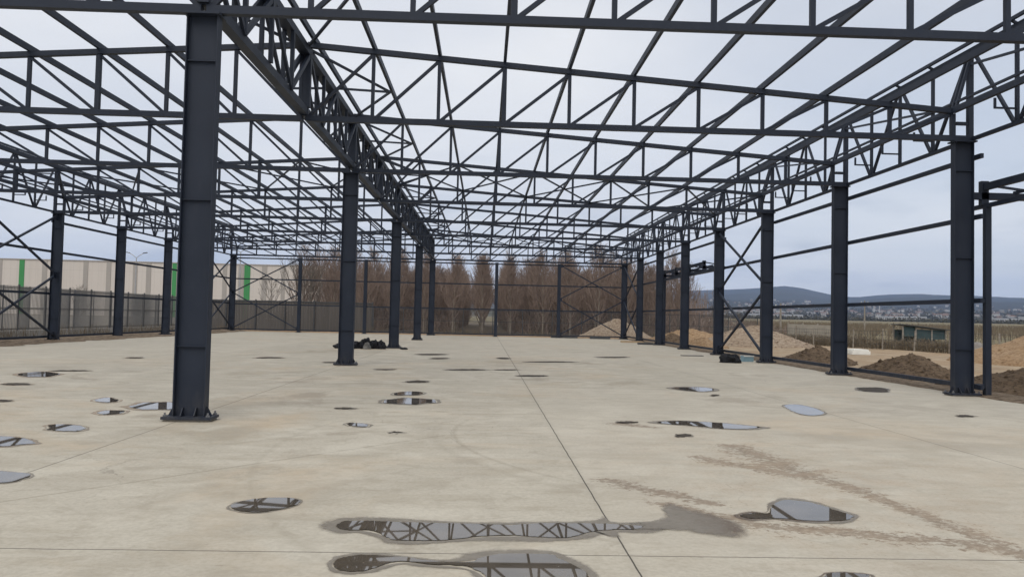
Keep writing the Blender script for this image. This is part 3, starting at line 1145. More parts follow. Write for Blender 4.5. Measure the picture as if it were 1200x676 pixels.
# gable columns ---------------------------------------------------------------------------
for x, lab in ((-13.74, 'slim end wall post in front of the beige warehouse'), (-8.90, 'slim end wall post seen just right of the second central column'),
               (0.83, 'slim end wall post in the middle of the bare wood'), (5.53, 'slim end wall post on the left of the far right crossed bracing')):
    t = thing('wall_post', lab, 'steel post', (x, YS[-1], 0), 0, 'slim posts of the end wall')
    m = MB()
    m.box(-0.12, 0.12, -0.09, -0.078, 0.03, 5.52)
    m.box(-0.12, 0.12, 0.078, 0.09, 0.03, 5.52)
    m.box(-0.006, 0.006, -0.078, 0.078, 0.03, 5.52)
    m.build('post_shaft', STEEL, t)
    m = MB()
    m.box(-0.2, 0.2, -0.17, 0.17, 0.004, 0.03)
    m.build('base_plate', STEEL, t)

# crossed wall bracing ------------------------------------------------------------------------
XG = 'crossed wall bracing'


def cross(p, q, label):
    """two tiers of crossed tubes between the uprights standing at p and q"""
    t = thing('cross_brace', label, 'wall bracing', (p[0], p[1], 0), 0, XG)
    dx, dy = q[0] - p[0], q[1] - p[1]
    L = math.hypot(dx, dy)
    ex, ey = dx / L * 0.14, dy / L * 0.14
    nx, ny = -dy / L * 0.045, dx / L * 0.045
    for z0, z1 in ((0.28, 2.80), (2.94, 5.40)):
        for sgn, (za, zb) in ((1, (z0, z1)), (-1, (z1, z0))):
            m_ = MB()
            m_.bar((ex + sgn * nx, ey + sgn * ny, za), (dx - ex + sgn * nx, dy - ey + sgn * ny, zb), 0.075, 0.075)
            m_.build('brace_tube', STEEL, t)
    for px, py in ((ex * .8, ey * .8), (dx - ex * .8, dy - ey * .8)):
        for zc in (0.28, 2.87, 5.38):
            m_ = MB()
            m_.bar((px - ex * .6, py - ey * .6, zc), (px + ex * .9, py + ey * .9, zc), 0.016, 0.26)
            m_.build('gusset_plate', STEEL, t)


cross((XR, YS[3]), (XR, YS[4]), 'two tiers of crossed tubes in the right side wall, near braced bay')
cross((XR, YS[7]), (XR, YS[8]), 'two tiers of crossed tubes in the right side wall, last bay')
cross((XL, YS[3]), (XL, YS[4]), 'two tiers of crossed tubes at the left edge of the view')
cross((XL, YS[7]), (XL, YS[8]), 'two tiers of crossed tubes in the left side wall, last bay')
cross((XL, YS[8]), (-13.74, YS[8]), 'two tiers of crossed tubes in the end wall before the warehouse')
cross((5.53, YS[8]), (XR, YS[8]), 'two tiers of crossed tubes in the end wall before the wood')


# dock canopies outside the right wall -----------------------------------------------------------
def canopy(y_far, length, posts, label, z=4.38, xo=1.95):
    t = thing('dock_canopy', label, 'canopy frame', (XR, y_far, 0), 0, 'canopy frames outside the right wall')

    def part(name, a, b, w, h):
        m_ = MB()
        m_.bar(a, b, w, h)
        m_.build(name, STEEL, t)

    for yy in posts:
        part('post', (0.50, yy, 0.0), (0.50, yy, 4.12), 0.13, 0.11)
        part('strut', (0.235, yy, 2.07), (0.44, yy, 2.07), 0.08, 0.09)
        part('strut', (0.235, yy, 0.22), (0.44, yy, 0.22), 0.08, 0.09)
    n = max(2, int(round(length / 3.0)))
    for k in range(n + 1):
        yy = -length * k / n
        part('arm', (0.24, yy, z), (xo, yy, z + 0.0), 0.12, 0.15)
        part('upstand', (0.50, yy, z - 0.2), (0.50, yy, z + 0.33), 0.16, 0.12)
        part('stay', (0.50, yy, z + 0.26), (xo - 0.05, yy, z + 0.10), 0.05, 0.05)
    part('inner_beam', (0.50, 0.06, z + 0.20), (0.50, -length - 0.06, z + 0.20), 0.10, 0.15)
    part('lower_beam', (0.50, 0.5, z - 0.22), (0.50, -length - 0.06, z - 0.22), 0.08, 0.09)
    part('outer_beam', (xo, 0.06, z - 0.01), (xo, -length - 0.06, z - 0.01), 0.10, 0.18)
    part('middle_rail', (xo * 0.62, 0.03, z + 0.10), (xo * 0.62, -length - 0.03, z + 0.10), 0.06, 0.06)


canopy(16.95, 8.7, (-0.12, -5.9), 'open steel canopy frame with tall post, cut by the right picture edge')
canopy(47.75, 8.6, (0.0,), 'open steel canopy frame far down the right wall, beside the wood', 4.2, 1.5)

# ------------------------------------------------------------------ puddles
PUDDLES = [
('long wet puddle across the dark floor joint, reflecting roof lattice', [(-1.02, 5.62), (-0.99, 5.76), (-0.85, 5.79), (-0.69, 5.78), (-0.51, 5.76), (-0.26, 5.75), (-0.01, 5.74), (0.23, 5.73), (0.48, 5.79), (0.8, 5.8), (0.93, 5.79), (1.07, 5.77), (1.18, 5.75), (1.2, 5.71), (1.11, 5.63), (0.86, 5.6), (0.63, 5.42), (0.48, 5.39), (0.22, 5.44), (-0.01, 5.39), (-0.24, 5.3), (-0.4, 5.29), (-0.57, 5.3), (-0.67, 5.42), (-0.78, 5.52), (-0.92, 5.52)], [(-1.13, 5.62), (-1.08, 5.8), (-0.95, 5.88), (-0.71, 5.9), (-0.39, 5.84), (-0.01, 5.79), (0.49, 5.84), (0.81, 5.88), (0.94, 6.01), (0.97, 5.86), (1.18, 5.85), (1.29, 5.83), (1.37, 5.71), (1.28, 5.58), (1.09, 5.54), (0.98, 5.56), (0.97, 5.43), (0.9, 5.45), (0.87, 5.53), (0.74, 5.4), (0.45, 5.31), (-0.01, 5.31), (-0.34, 5.23), (-0.59, 5.22), (-0.7, 5.36), (-0.82, 5.46), (-0.98, 5.45)]),
('large foreground puddle cut by the bottom edge of the view', [(-0.88, 4.8), (-0.85, 4.92), (-0.75, 4.98), (-0.61, 4.97), (-0.48, 4.95), (-0.32, 4.89), (-0.16, 4.85), (-0.03, 4.9), (0.07, 5.01), (0.26, 5.05), (0.45, 5.03), (0.53, 4.92), (0.64, 4.7), (0.64, 4.49), (0.46, 4.27), (0.18, 4.24), (0.07, 4.46), (-0.03, 4.71), (-0.16, 4.78), (-0.31, 4.79), (-0.47, 4.85), (-0.56, 4.77), (-0.67, 4.65), (-0.81, 4.66)], [(-0.91, 4.8), (-0.87, 4.96), (-0.78, 5.01), (-0.62, 5.02), (-0.46, 4.97), (-0.22, 4.9), (-0.07, 5.04), (0.1, 5.12), (0.43, 5.12), (0.57, 4.98), (0.69, 4.7), (0.68, 4.44), (0.47, 4.19), (0.17, 4.16), (0.02, 4.41), (-0.08, 4.69), (-0.31, 4.74), (-0.46, 4.79), (-0.55, 4.69), (-0.69, 4.61), (-0.83, 4.63)]),
('small eye-shaped puddle alone on the pale floor, left of the long puddle', [(-1.92, 6.14), (-1.89, 6.31), (-1.76, 6.43), (-1.57, 6.47), (-1.43, 6.39), (-1.42, 6.22), (-1.5, 6.08), (-1.66, 5.97), (-1.81, 6.01)], [(-1.94, 6.13), (-1.9, 6.32), (-1.77, 6.44), (-1.56, 6.48), (-1.42, 6.4), (-1.41, 6.22), (-1.49, 6.07), (-1.66, 5.95), (-1.82, 6.0)]),
('puddle with bright sky reflection and a narrow tail, right of the mud stain', [(1.99, 6.09), (2.14, 6.18), (2.25, 6.18), (2.38, 6.44), (2.56, 6.64), (2.76, 6.56), (2.86, 6.3), (2.92, 6.11), (2.75, 5.95), (2.5, 5.94), (2.3, 6.0), (2.06, 5.99)], [(1.96, 6.09), (2.14, 6.23), (2.25, 6.21), (2.38, 6.5), (2.59, 6.73), (2.8, 6.62), (2.91, 6.33), (2.96, 6.14), (2.76, 5.9), (2.48, 5.89), (2.25, 5.98), (2.03, 5.94)]),
('long thin puddle on the mid floor in front of the right-hand columns', [(2.52, 11.51), (2.86, 11.74), (3.24, 11.69), (3.58, 11.55), (3.88, 11.32), (4.0, 11.16), (3.63, 10.94), (3.28, 10.98), (2.98, 11.2), (2.64, 11.34)], [(2.41, 11.54), (2.8, 11.8), (3.24, 11.74), (3.63, 11.58), (3.97, 11.32), (4.11, 11.13), (3.69, 10.88), (3.28, 10.93), (2.94, 11.18), (2.55, 11.34)]),
('pale puddle full of sky, nearest the second right-hand column', [(5.44, 14.19), (5.8, 14.39), (5.89, 13.86), (5.76, 13.1), (5.45, 12.72), (5.23, 12.79), (5.25, 13.38)], [(5.43, 14.22), (5.81, 14.44), (5.91, 13.88), (5.77, 13.08), (5.45, 12.68), (5.21, 12.76), (5.24, 13.37)]),
('puddle on mid floor with three dark column reflections', [(-0.79, 13.8), (-0.78, 13.56), (-0.97, 13.42), (-1.1, 13.21), (-1.32, 13.26), (-1.51, 13.3), (-1.69, 13.41), (-1.72, 13.65), (-1.72, 13.87), (-1.56, 14.03), (-1.43, 14.25), (-1.21, 14.26), (-1.02, 14.16), (-0.82, 14.04)], [(-0.73, 13.81), (-0.72, 13.54), (-0.94, 13.38), (-1.08, 13.15), (-1.33, 13.2), (-1.54, 13.25), (-1.74, 13.37), (-1.78, 13.64), (-1.78, 13.89), (-1.6, 14.07), (-1.45, 14.31), (-1.2, 14.32), (-0.99, 14.21), (-0.77, 14.08)]),
('narrow puddle just beyond the puddle with three column reflections', [(-1.11, 15.2), (-1.13, 15.0), (-1.21, 14.78), (-1.38, 14.73), (-1.54, 14.67), (-1.68, 14.76), (-1.7, 14.95), (-1.67, 15.14), (-1.59, 15.33), (-1.45, 15.49), (-1.28, 15.49), (-1.17, 15.36)], [(-1.07, 15.21), (-1.1, 14.99), (-1.19, 14.74), (-1.38, 14.69), (-1.56, 14.62), (-1.71, 14.72), (-1.73, 14.93), (-1.7, 15.15), (-1.61, 15.36), (-1.45, 15.54), (-1.26, 15.54), (-1.14, 15.39)]),
('small thin puddle between the second and first central columns', [(-1.49, 10.66), (-1.49, 10.57), (-1.53, 10.5), (-1.63, 10.5), (-1.73, 10.57), (-1.81, 10.64), (-1.86, 10.75), (-1.84, 10.84), (-1.8, 10.92), (-1.69, 10.89), (-1.6, 10.86), (-1.51, 10.77)], [(-1.47, 10.66), (-1.47, 10.56), (-1.52, 10.48), (-1.63, 10.48), (-1.74, 10.56), (-1.82, 10.63), (-1.88, 10.75), (-1.86, 10.85), (-1.81, 10.94), (-1.69, 10.91), (-1.59, 10.88), (-1.49, 10.78)]),
('puddle with brownish rim just left of the nearest column', [(-4.62, 12.52), (-4.62, 12.25), (-4.64, 11.99), (-4.85, 11.96), (-5.03, 11.9), (-5.22, 12.04), (-5.41, 12.25), (-5.4, 12.49), (-5.43, 12.79), (-5.24, 12.89), (-5.02, 12.94), (-4.81, 12.74)], [(-4.54, 12.54), (-4.54, 12.22), (-4.56, 11.91), (-4.82, 11.87), (-5.03, 11.8), (-5.26, 11.97), (-5.49, 12.22), (-5.48, 12.51), (-5.51, 12.87), (-5.28, 12.99), (-5.02, 13.05), (-4.77, 12.81)]),
('small bright puddle further left, with a dark tip on its right', [(-5.88, 13.09), (-5.83, 12.9), (-5.86, 12.77), (-5.95, 12.72), (-6.06, 12.77), (-6.19, 12.85), (-6.3, 13.02), (-6.33, 13.19), (-6.33, 13.32), (-6.3, 13.48), (-6.15, 13.41), (-6.02, 13.25)], [(-5.85, 13.09), (-5.79, 12.88), (-5.82, 12.73), (-5.93, 12.67), (-6.05, 12.73), (-6.2, 12.82), (-6.33, 13.01), (-6.36, 13.21), (-6.36, 13.36), (-6.33, 13.54), (-6.16, 13.46), (-6.01, 13.28)]),
('tiny rusty rimmed puddle between two brighter puddles', [(-5.14, 11.63), (-5.11, 11.5), (-5.13, 11.38), (-5.2, 11.31), (-5.3, 11.27), (-5.41, 11.35), (-5.5, 11.47), (-5.52, 11.61), (-5.52, 11.75), (-5.43, 11.79), (-5.33, 11.79), (-5.21, 11.77)], [(-5.1, 11.65), (-5.06, 11.49), (-5.08, 11.34), (-5.17, 11.25), (-5.3, 11.2), (-5.43, 11.3), (-5.55, 11.45), (-5.57, 11.62), (-5.57, 11.8), (-5.46, 11.85), (-5.33, 11.85), (-5.18, 11.82)]),
('lozenge puddle with a dark slanting reflection, left part of the floor', [(-4.9, 10.03), (-4.84, 9.85), (-4.88, 9.73), (-5.0, 9.71), (-5.13, 9.73), (-5.29, 9.8), (-5.36, 9.97), (-5.47, 10.14), (-5.44, 10.28), (-5.32, 10.32), (-5.17, 10.28), (-5.03, 10.17)], [(-4.87, 10.03), (-4.8, 9.83), (-4.85, 9.7), (-4.98, 9.68), (-5.13, 9.7), (-5.31, 9.78), (-5.38, 9.97), (-5.51, 10.16), (-5.47, 10.31), (-5.34, 10.36), (-5.17, 10.31), (-5.02, 10.19)]),
('puddle at the left picture edge with an orange mud rim', [(-4.97, 8.98), (-4.86, 8.82), (-4.97, 8.72), (-5.04, 8.61), (-5.21, 8.59), (-5.4, 8.67), (-5.57, 8.77), (-5.69, 8.91), (-5.71, 9.04), (-5.73, 9.19), (-5.6, 9.25), (-5.44, 9.27), (-5.26, 9.21), (-5.1, 9.11)], [(-4.92, 8.99), (-4.79, 8.8), (-4.92, 8.69), (-5.0, 8.56), (-5.19, 8.54), (-5.41, 8.63), (-5.61, 8.74), (-5.74, 8.91), (-5.77, 9.06), (-5.79, 9.23), (-5.64, 9.3), (-5.46, 9.32), (-5.25, 9.25), (-5.07, 9.14)]),
('pale grey puddle lowest on the left picture edge', [(-3.94, 7.12), (-3.95, 7.01), (-3.95, 6.91), (-4.02, 6.84), (-4.15, 6.84), (-4.29, 6.87), (-4.43, 6.96), (-4.55, 7.08), (-4.52, 7.19), (-4.54, 7.3), (-4.47, 7.36), (-4.33, 7.34), (-4.2, 7.3), (-4.04, 7.25)], [(-3.92, 7.12), (-3.93, 7.0), (-3.93, 6.89), (-4.0, 6.82), (-4.14, 6.82), (-4.29, 6.85), (-4.45, 6.95), (-4.57, 7.08), (-4.54, 7.2), (-4.56, 7.32), (-4.49, 7.38), (-4.34, 7.36), (-4.2, 7.32), (-4.02, 7.26)]),
('dark wet puddle far left on the floor with a long thin tail', [(-9.36, 17.93), (-9.31, 17.57), (-9.23, 17.2), (-9.43, 17.12), (-9.61, 17.04), (-9.84, 17.23), (-10.1, 17.48), (-10.28, 17.86), (-10.24, 18.17), (-10.18, 18.47), (-9.91, 18.47), (-9.64, 18.21)], [(-9.3, 17.96), (-9.24, 17.55), (-9.15, 17.12), (-9.38, 17.03), (-9.59, 16.94), (-9.85, 17.16), (-10.15, 17.44), (-10.36, 17.88), (-10.31, 18.24), (-10.24, 18.58), (-9.93, 18.58), (-9.62, 18.28)]),
('puddle corner showing at the bottom edge on the right', [(2.32, 4.64), (2.29, 4.59), (2.21, 4.55), (2.12, 4.55), (2.04, 4.55), (1.96, 4.57), (2.0, 4.63), (2.04, 4.67), (2.1, 4.73), (2.21, 4.74), (2.29, 4.72), (2.34, 4.69)], [(2.34, 4.64), (2.3, 4.59), (2.22, 4.54), (2.12, 4.54), (2.03, 4.54), (1.94, 4.56), (1.98, 4.63), (2.03, 4.67), (2.09, 4.74), (2.22, 4.75), (2.3, 4.73), (2.36, 4.7)]),
('dark wet mark beside the first right-hand girt, near the slab edge', [(9.26, 17.8), (9.06, 17.43), (8.78, 17.35), (8.61, 17.44), (8.55, 17.7), (8.68, 18.09), (8.89, 18.46), (9.17, 18.56), (9.44, 18.6), (9.48, 18.25)], [(9.3, 17.77), (9.07, 17.35), (8.75, 17.26), (8.55, 17.36), (8.48, 17.66), (8.63, 18.11), (8.87, 18.53), (9.2, 18.65), (9.51, 18.69), (9.55, 18.29)]),
('thin dark puddle left of the pale sky-filled puddle', [(5.07, 17.1), (4.88, 16.79), (4.6, 16.64), (4.36, 16.77), (4.23, 17.02), (4.12, 17.3), (4.32, 17.62), (4.61, 17.7), (4.91, 17.75), (5.09, 17.48)], [(5.16, 17.08), (4.93, 16.7), (4.6, 16.52), (4.31, 16.68), (4.15, 16.98), (4.02, 17.32), (4.26, 17.7), (4.61, 17.8), (4.97, 17.86), (5.18, 17.53)]),
('thin dark wet mark lying on the far concrete floor', [(-1.24, 17.81), (-1.27, 17.61), (-1.42, 17.5), (-1.58, 17.47), (-1.7, 17.6), (-1.7, 17.79), (-1.61, 17.95), (-1.46, 18.09), (-1.29, 18.0)], [(-1.19, 17.82), (-1.23, 17.58), (-1.41, 17.45), (-1.6, 17.41), (-1.75, 17.57), (-1.75, 17.8), (-1.64, 17.99), (-1.46, 18.16), (-1.25, 18.05)]),
('thin dark wet mark lying on the far concrete floor', [(-2.39, 21.51), (-2.45, 21.35), (-2.58, 21.22), (-2.74, 21.23), (-2.88, 21.29), (-2.92, 21.44), (-2.8, 21.58), (-2.64, 21.63), (-2.46, 21.65)], [(-2.34, 21.53), (-2.41, 21.33), (-2.57, 21.18), (-2.76, 21.19), (-2.93, 21.26), (-2.97, 21.44), (-2.83, 21.61), (-2.64, 21.67), (-2.42, 21.69)]),
('thin dark wet mark lying on the far concrete floor', [(0.11, 22.12), (-0.03, 21.91), (-0.33, 21.75), (-0.7, 21.63), (-0.93, 21.72), (-1.01, 21.9), (-0.73, 22.14), (-0.32, 22.29), (-0.05, 22.23)], [(0.22, 22.15), (0.05, 21.9), (-0.31, 21.71), (-0.75, 21.56), (-1.03, 21.67), (-1.12, 21.89), (-0.79, 22.17), (-0.3, 22.35), (0.03, 22.28)]),
('thin dark wet mark lying on the far concrete floor', [(0.97, 22.37), (0.88, 22.2), (0.68, 22.1), (0.49, 22.07), (0.33, 22.11), (0.32, 22.26), (0.5, 22.4), (0.69, 22.48), (0.9, 22.49)], [(1.04, 22.39), (0.93, 22.18), (0.69, 22.06), (0.46, 22.03), (0.27, 22.08), (0.26, 22.26), (0.47, 22.42), (0.7, 22.52), (0.95, 22.53)]),
('thin dark wet mark lying on the far concrete floor', [(1.6, 20.28), (1.51, 20.08), (1.29, 19.93), (1.05, 19.9), (0.89, 20.0), (0.9, 20.19), (1.06, 20.4), (1.32, 20.45), (1.56, 20.46)], [(1.67, 20.3), (1.56, 20.06), (1.3, 19.88), (1.01, 19.84), (0.82, 19.96), (0.83, 20.19), (1.02, 20.44), (1.34, 20.5), (1.62, 20.51)]),
('thin dark wet mark lying on the far concrete floor', [(-1.39, 30.35), (-1.53, 29.99), (-1.83, 29.68), (-2.22, 29.56), (-2.44, 29.74), (-2.5, 30.05), (-2.34, 30.47), (-1.88, 30.72), (-1.54, 30.6)], [(-1.28, 30.39), (-1.44, 29.96), (-1.8, 29.59), (-2.27, 29.45), (-2.54, 29.66), (-2.61, 30.03), (-2.42, 30.54), (-1.86, 30.84), (-1.46, 30.69)]),
('thin dark wet mark lying on the far concrete floor', [(-1.21, 27.57), (-1.29, 27.3), (-1.45, 27.12), (-1.65, 27.03), (-1.81, 27.19), (-1.81, 27.49), (-1.69, 27.76), (-1.49, 27.84), (-1.29, 27.81)], [(-1.15, 27.59), (-1.24, 27.27), (-1.44, 27.05), (-1.68, 26.94), (-1.87, 27.14), (-1.87, 27.5), (-1.72, 27.82), (-1.48, 27.92), (-1.24, 27.88)]),
('thin dark wet mark lying on the far concrete floor', [(3.12, 27.0), (2.84, 26.69), (2.38, 26.44), (1.9, 26.29), (1.48, 26.3), (1.52, 26.57), (1.97, 26.87), (2.44, 27.09), (2.88, 27.13)], [(3.29, 27.06), (2.95, 26.69), (2.4, 26.39), (1.82, 26.21), (1.32, 26.22), (1.37, 26.54), (1.91, 26.9), (2.47, 27.17), (3.0, 27.21)]),
('thin dark wet mark lying on the far concrete floor', [(0.95, 28.48), (0.88, 28.09), (0.73, 27.86), (0.59, 27.95), (0.5, 28.15), (0.49, 28.47), (0.58, 28.84), (0.76, 28.98), (0.89, 28.79)], [(1.0, 28.5), (0.91, 28.03), (0.73, 27.75), (0.57, 27.86), (0.46, 28.1), (0.45, 28.48), (0.55, 28.93), (0.77, 29.1), (0.93, 28.87)]),
('thin dark wet mark lying on the far concrete floor', [(-8.67, 15.49), (-8.63, 15.35), (-8.75, 15.25), (-8.94, 15.24), (-9.1, 15.33), (-9.17, 15.45), (-9.15, 15.59), (-8.98, 15.65), (-8.8, 15.6)], [(-8.62, 15.5), (-8.57, 15.33), (-8.72, 15.21), (-8.95, 15.2), (-9.14, 15.31), (-9.22, 15.45), (-9.2, 15.62), (-8.99, 15.69), (-8.78, 15.63)]),
('thin dark wet mark lying on the far concrete floor', [(-7.4, 12.74), (-7.38, 12.64), (-7.49, 12.58), (-7.63, 12.56), (-7.78, 12.61), (-7.85, 12.72), (-7.77, 12.8), (-7.64, 12.83), (-7.49, 12.82)], [(-7.36, 12.75), (-7.34, 12.63), (-7.47, 12.56), (-7.64, 12.53), (-7.82, 12.59), (-7.9, 12.72), (-7.8, 12.82), (-7.65, 12.86), (-7.47, 12.84)]),
('thin dark wet mark lying on the far concrete floor', [(-9.28, 19.05), (-9.4, 18.9), (-9.54, 18.77), (-9.81, 18.73), (-10.04, 18.76), (-10.04, 18.89), (-9.94, 19.02), (-9.73, 19.11), (-9.44, 19.15)], [(-9.2, 19.07), (-9.34, 18.89), (-9.51, 18.74), (-9.83, 18.69), (-10.11, 18.73), (-10.11, 18.88), (-9.99, 19.04), (-9.74, 19.15), (-9.39, 19.19)]),
('thin dark wet mark lying on the far concrete floor', [(-10.38, 24.46), (-10.33, 24.25), (-10.42, 24.11), (-10.58, 24.1), (-10.75, 24.19), (-10.86, 24.4), (-10.83, 24.62), (-10.67, 24.7), (-10.49, 24.66)], [(-10.34, 24.47), (-10.28, 24.22), (-10.39, 24.05), (-10.58, 24.04), (-10.78, 24.15), (-10.91, 24.4), (-10.88, 24.67), (-10.69, 24.76), (-10.47, 24.71)]),
('thin dark wet mark lying on the far concrete floor', [(2.24, 11.47), (2.2, 11.41), (2.1, 11.35), (2.01, 11.37), (1.94, 11.4), (1.96, 11.46), (2.03, 11.53), (2.14, 11.55), (2.21, 11.52)], [(2.27, 11.47), (2.22, 11.4), (2.1, 11.33), (1.99, 11.35), (1.91, 11.39), (1.93, 11.46), (2.02, 11.55), (2.15, 11.57), (2.23, 11.53)]),
('thin dark wet mark lying on the far concrete floor', [(2.74, 10.27), (2.72, 10.2), (2.63, 10.17), (2.56, 10.16), (2.52, 10.21), (2.53, 10.28), (2.6, 10.34), (2.69, 10.37), (2.74, 10.33)], [(2.76, 10.27), (2.74, 10.19), (2.63, 10.15), (2.54, 10.14), (2.5, 10.2), (2.51, 10.28), (2.59, 10.36), (2.7, 10.39), (2.76, 10.34)]),
('thin dark wet mark lying on the far concrete floor', [(4.77, 15.88), (4.72, 15.79), (4.65, 15.72), (4.59, 15.72), (4.59, 15.81), (4.61, 15.89), (4.67, 15.97), (4.74, 16.02), (4.78, 15.97)], [(4.79, 15.88), (4.73, 15.78), (4.64, 15.69), (4.57, 15.69), (4.57, 15.8), (4.6, 15.9), (4.67, 15.99), (4.75, 16.05), (4.8, 15.99)]),
('thin dark wet mark lying on the far concrete floor', [(8.21, 13.02), (8.13, 12.92), (8.0, 12.84), (7.93, 12.86), (7.91, 12.93), (7.98, 13.04), (8.09, 13.13), (8.21, 13.18), (8.24, 13.11)], [(8.24, 13.02), (8.14, 12.9), (7.98, 12.81), (7.9, 12.83), (7.88, 12.92), (7.96, 13.05), (8.09, 13.16), (8.24, 13.22), (8.27, 13.13)]),
('thin dark wet mark lying on the far concrete floor', [(-2.0, 12.56), (-2.02, 12.48), (-2.11, 12.44), (-2.2, 12.42), (-2.26, 12.48), (-2.28, 12.56), (-2.24, 12.64), (-2.14, 12.65), (-2.06, 12.62)], [(-1.97, 12.56), (-1.99, 12.47), (-2.1, 12.42), (-2.21, 12.4), (-2.28, 12.47), (-2.31, 12.56), (-2.26, 12.66), (-2.14, 12.67), (-2.04, 12.64)]),
('thin dark wet mark lying on the far concrete floor', [(-1.0, 10.09), (-1.02, 10.05), (-1.07, 10.01), (-1.13, 10.02), (-1.18, 10.04), (-1.17, 10.09), (-1.15, 10.14), (-1.08, 10.15), (-1.03, 10.13)], [(-0.98, 10.09), (-1.01, 10.04), (-1.07, 10.0), (-1.14, 10.01), (-1.2, 10.03), (-1.19, 10.09), (-1.16, 10.15), (-1.08, 10.16), (-1.02, 10.14)]),
('thin dark wet mark lying on the far concrete floor', [(5.66, 31.0), (5.45, 30.61), (5.05, 30.33), (4.66, 30.22), (4.4, 30.34), (4.42, 30.69), (4.8, 31.04), (5.2, 31.27), (5.63, 31.34)], [(5.79, 31.05), (5.53, 30.58), (5.05, 30.24), (4.59, 30.11), (4.27, 30.26), (4.3, 30.68), (4.75, 31.1), (5.23, 31.37), (5.75, 31.46)]),
('thin dark wet mark lying on the far concrete floor', [(-4.35, 24.13), (-4.36, 23.92), (-4.47, 23.75), (-4.63, 23.8), (-4.77, 23.88), (-4.82, 24.09), (-4.73, 24.27), (-4.59, 24.34), (-4.44, 24.3)], [(-4.31, 24.15), (-4.32, 23.89), (-4.45, 23.69), (-4.64, 23.75), (-4.81, 23.85), (-4.87, 24.1), (-4.76, 24.31), (-4.59, 24.4), (-4.41, 24.35)]),
('thin dark wet mark lying on the far concrete floor', [(-6.52, 25.97), (-6.57, 25.68), (-6.8, 25.52), (-7.05, 25.4), (-7.28, 25.53), (-7.31, 25.8), (-7.21, 26.05), (-6.97, 26.2), (-6.72, 26.14)], [(-6.44, 26.0), (-6.5, 25.65), (-6.77, 25.46), (-7.07, 25.32), (-7.35, 25.47), (-7.38, 25.8), (-7.26, 26.1), (-6.98, 26.28), (-6.68, 26.21)])]
TAIL = ('TAIL', [(1.08, 5.82), (1.22, 5.87), (1.39, 6.03), (1.43, 6.33), (1.56, 6.48), (1.63, 6.34), (1.74, 6.21), (1.87, 6.06), (1.95, 5.89), (1.96, 5.7), (1.86, 5.47), (1.74, 5.43), (1.6, 5.48), (1.44, 5.6), (1.23, 5.62), (1.08, 5.63)], [(1.07, 5.82), (1.21, 5.87), (1.39, 6.03), (1.43, 6.34), (1.56, 6.5), (1.63, 6.35), (1.75, 6.22), (1.88, 6.07), (1.96, 5.89), (1.97, 5.69), (1.87, 5.46), (1.75, 5.42), (1.6, 5.47), (1.44, 5.59), (1.22, 5.61), (1.07, 5.62)])



def smooth_loop(pts, sub=4, jag=0.0, seed=0):
    out = []
    n = len(pts)
    for i in range(n):
        p0, p1, p2, p3 = (Vector(pts[(i + d) % n]).to_2d() for d in (-1, 0, 1, 2))
        for k in range(sub):
            t = k / sub
            q = 0.5 * ((2 * p1) + (p2 - p0) * t + (2 * p0 - 5 * p1 + 4 * p2 - p3) * t * t + (3 * p1 - p0 - 3 * p2 + p3) * t ** 3)
            if jag:
                q = q + Vector((nz(q.x * 9, q.y * 9, seed) + .5 * nz(q.x * 31, q.y * 31, seed), nz(q.x * 9, q.y * 9, seed + 9) + .5 * nz(q.x * 31, q.y * 31, seed + 5))) * jag
            out.append((q.x, q.y))
    return out


from mathutils.geometry import tessellate_polygon


def sheet(name, loop, z, mat, org, parent=None):
    vs = [(x - org[0], y - org[1], z) for x, y in loop]
    tris = tessellate_polygon([[Vector(v_) for v_ in vs]])
    m_ = MB()
    fs = []
    for t_ in tris:
        a, b, c = (Vector(vs[i]) for i in t_)
        fs.append(tuple(t_) if (b - a).cross(c - a).z > 0 else tuple(reversed(t_)))
    m_.add(vs, fs)
    return m_.build(name, mat, parent)


MARK = simple('wet_dark_mark', (0.035, 0.029, 0.023), (0.085, 0.07, 0.055), 6, 0.75, 0, None, None, 0.15)


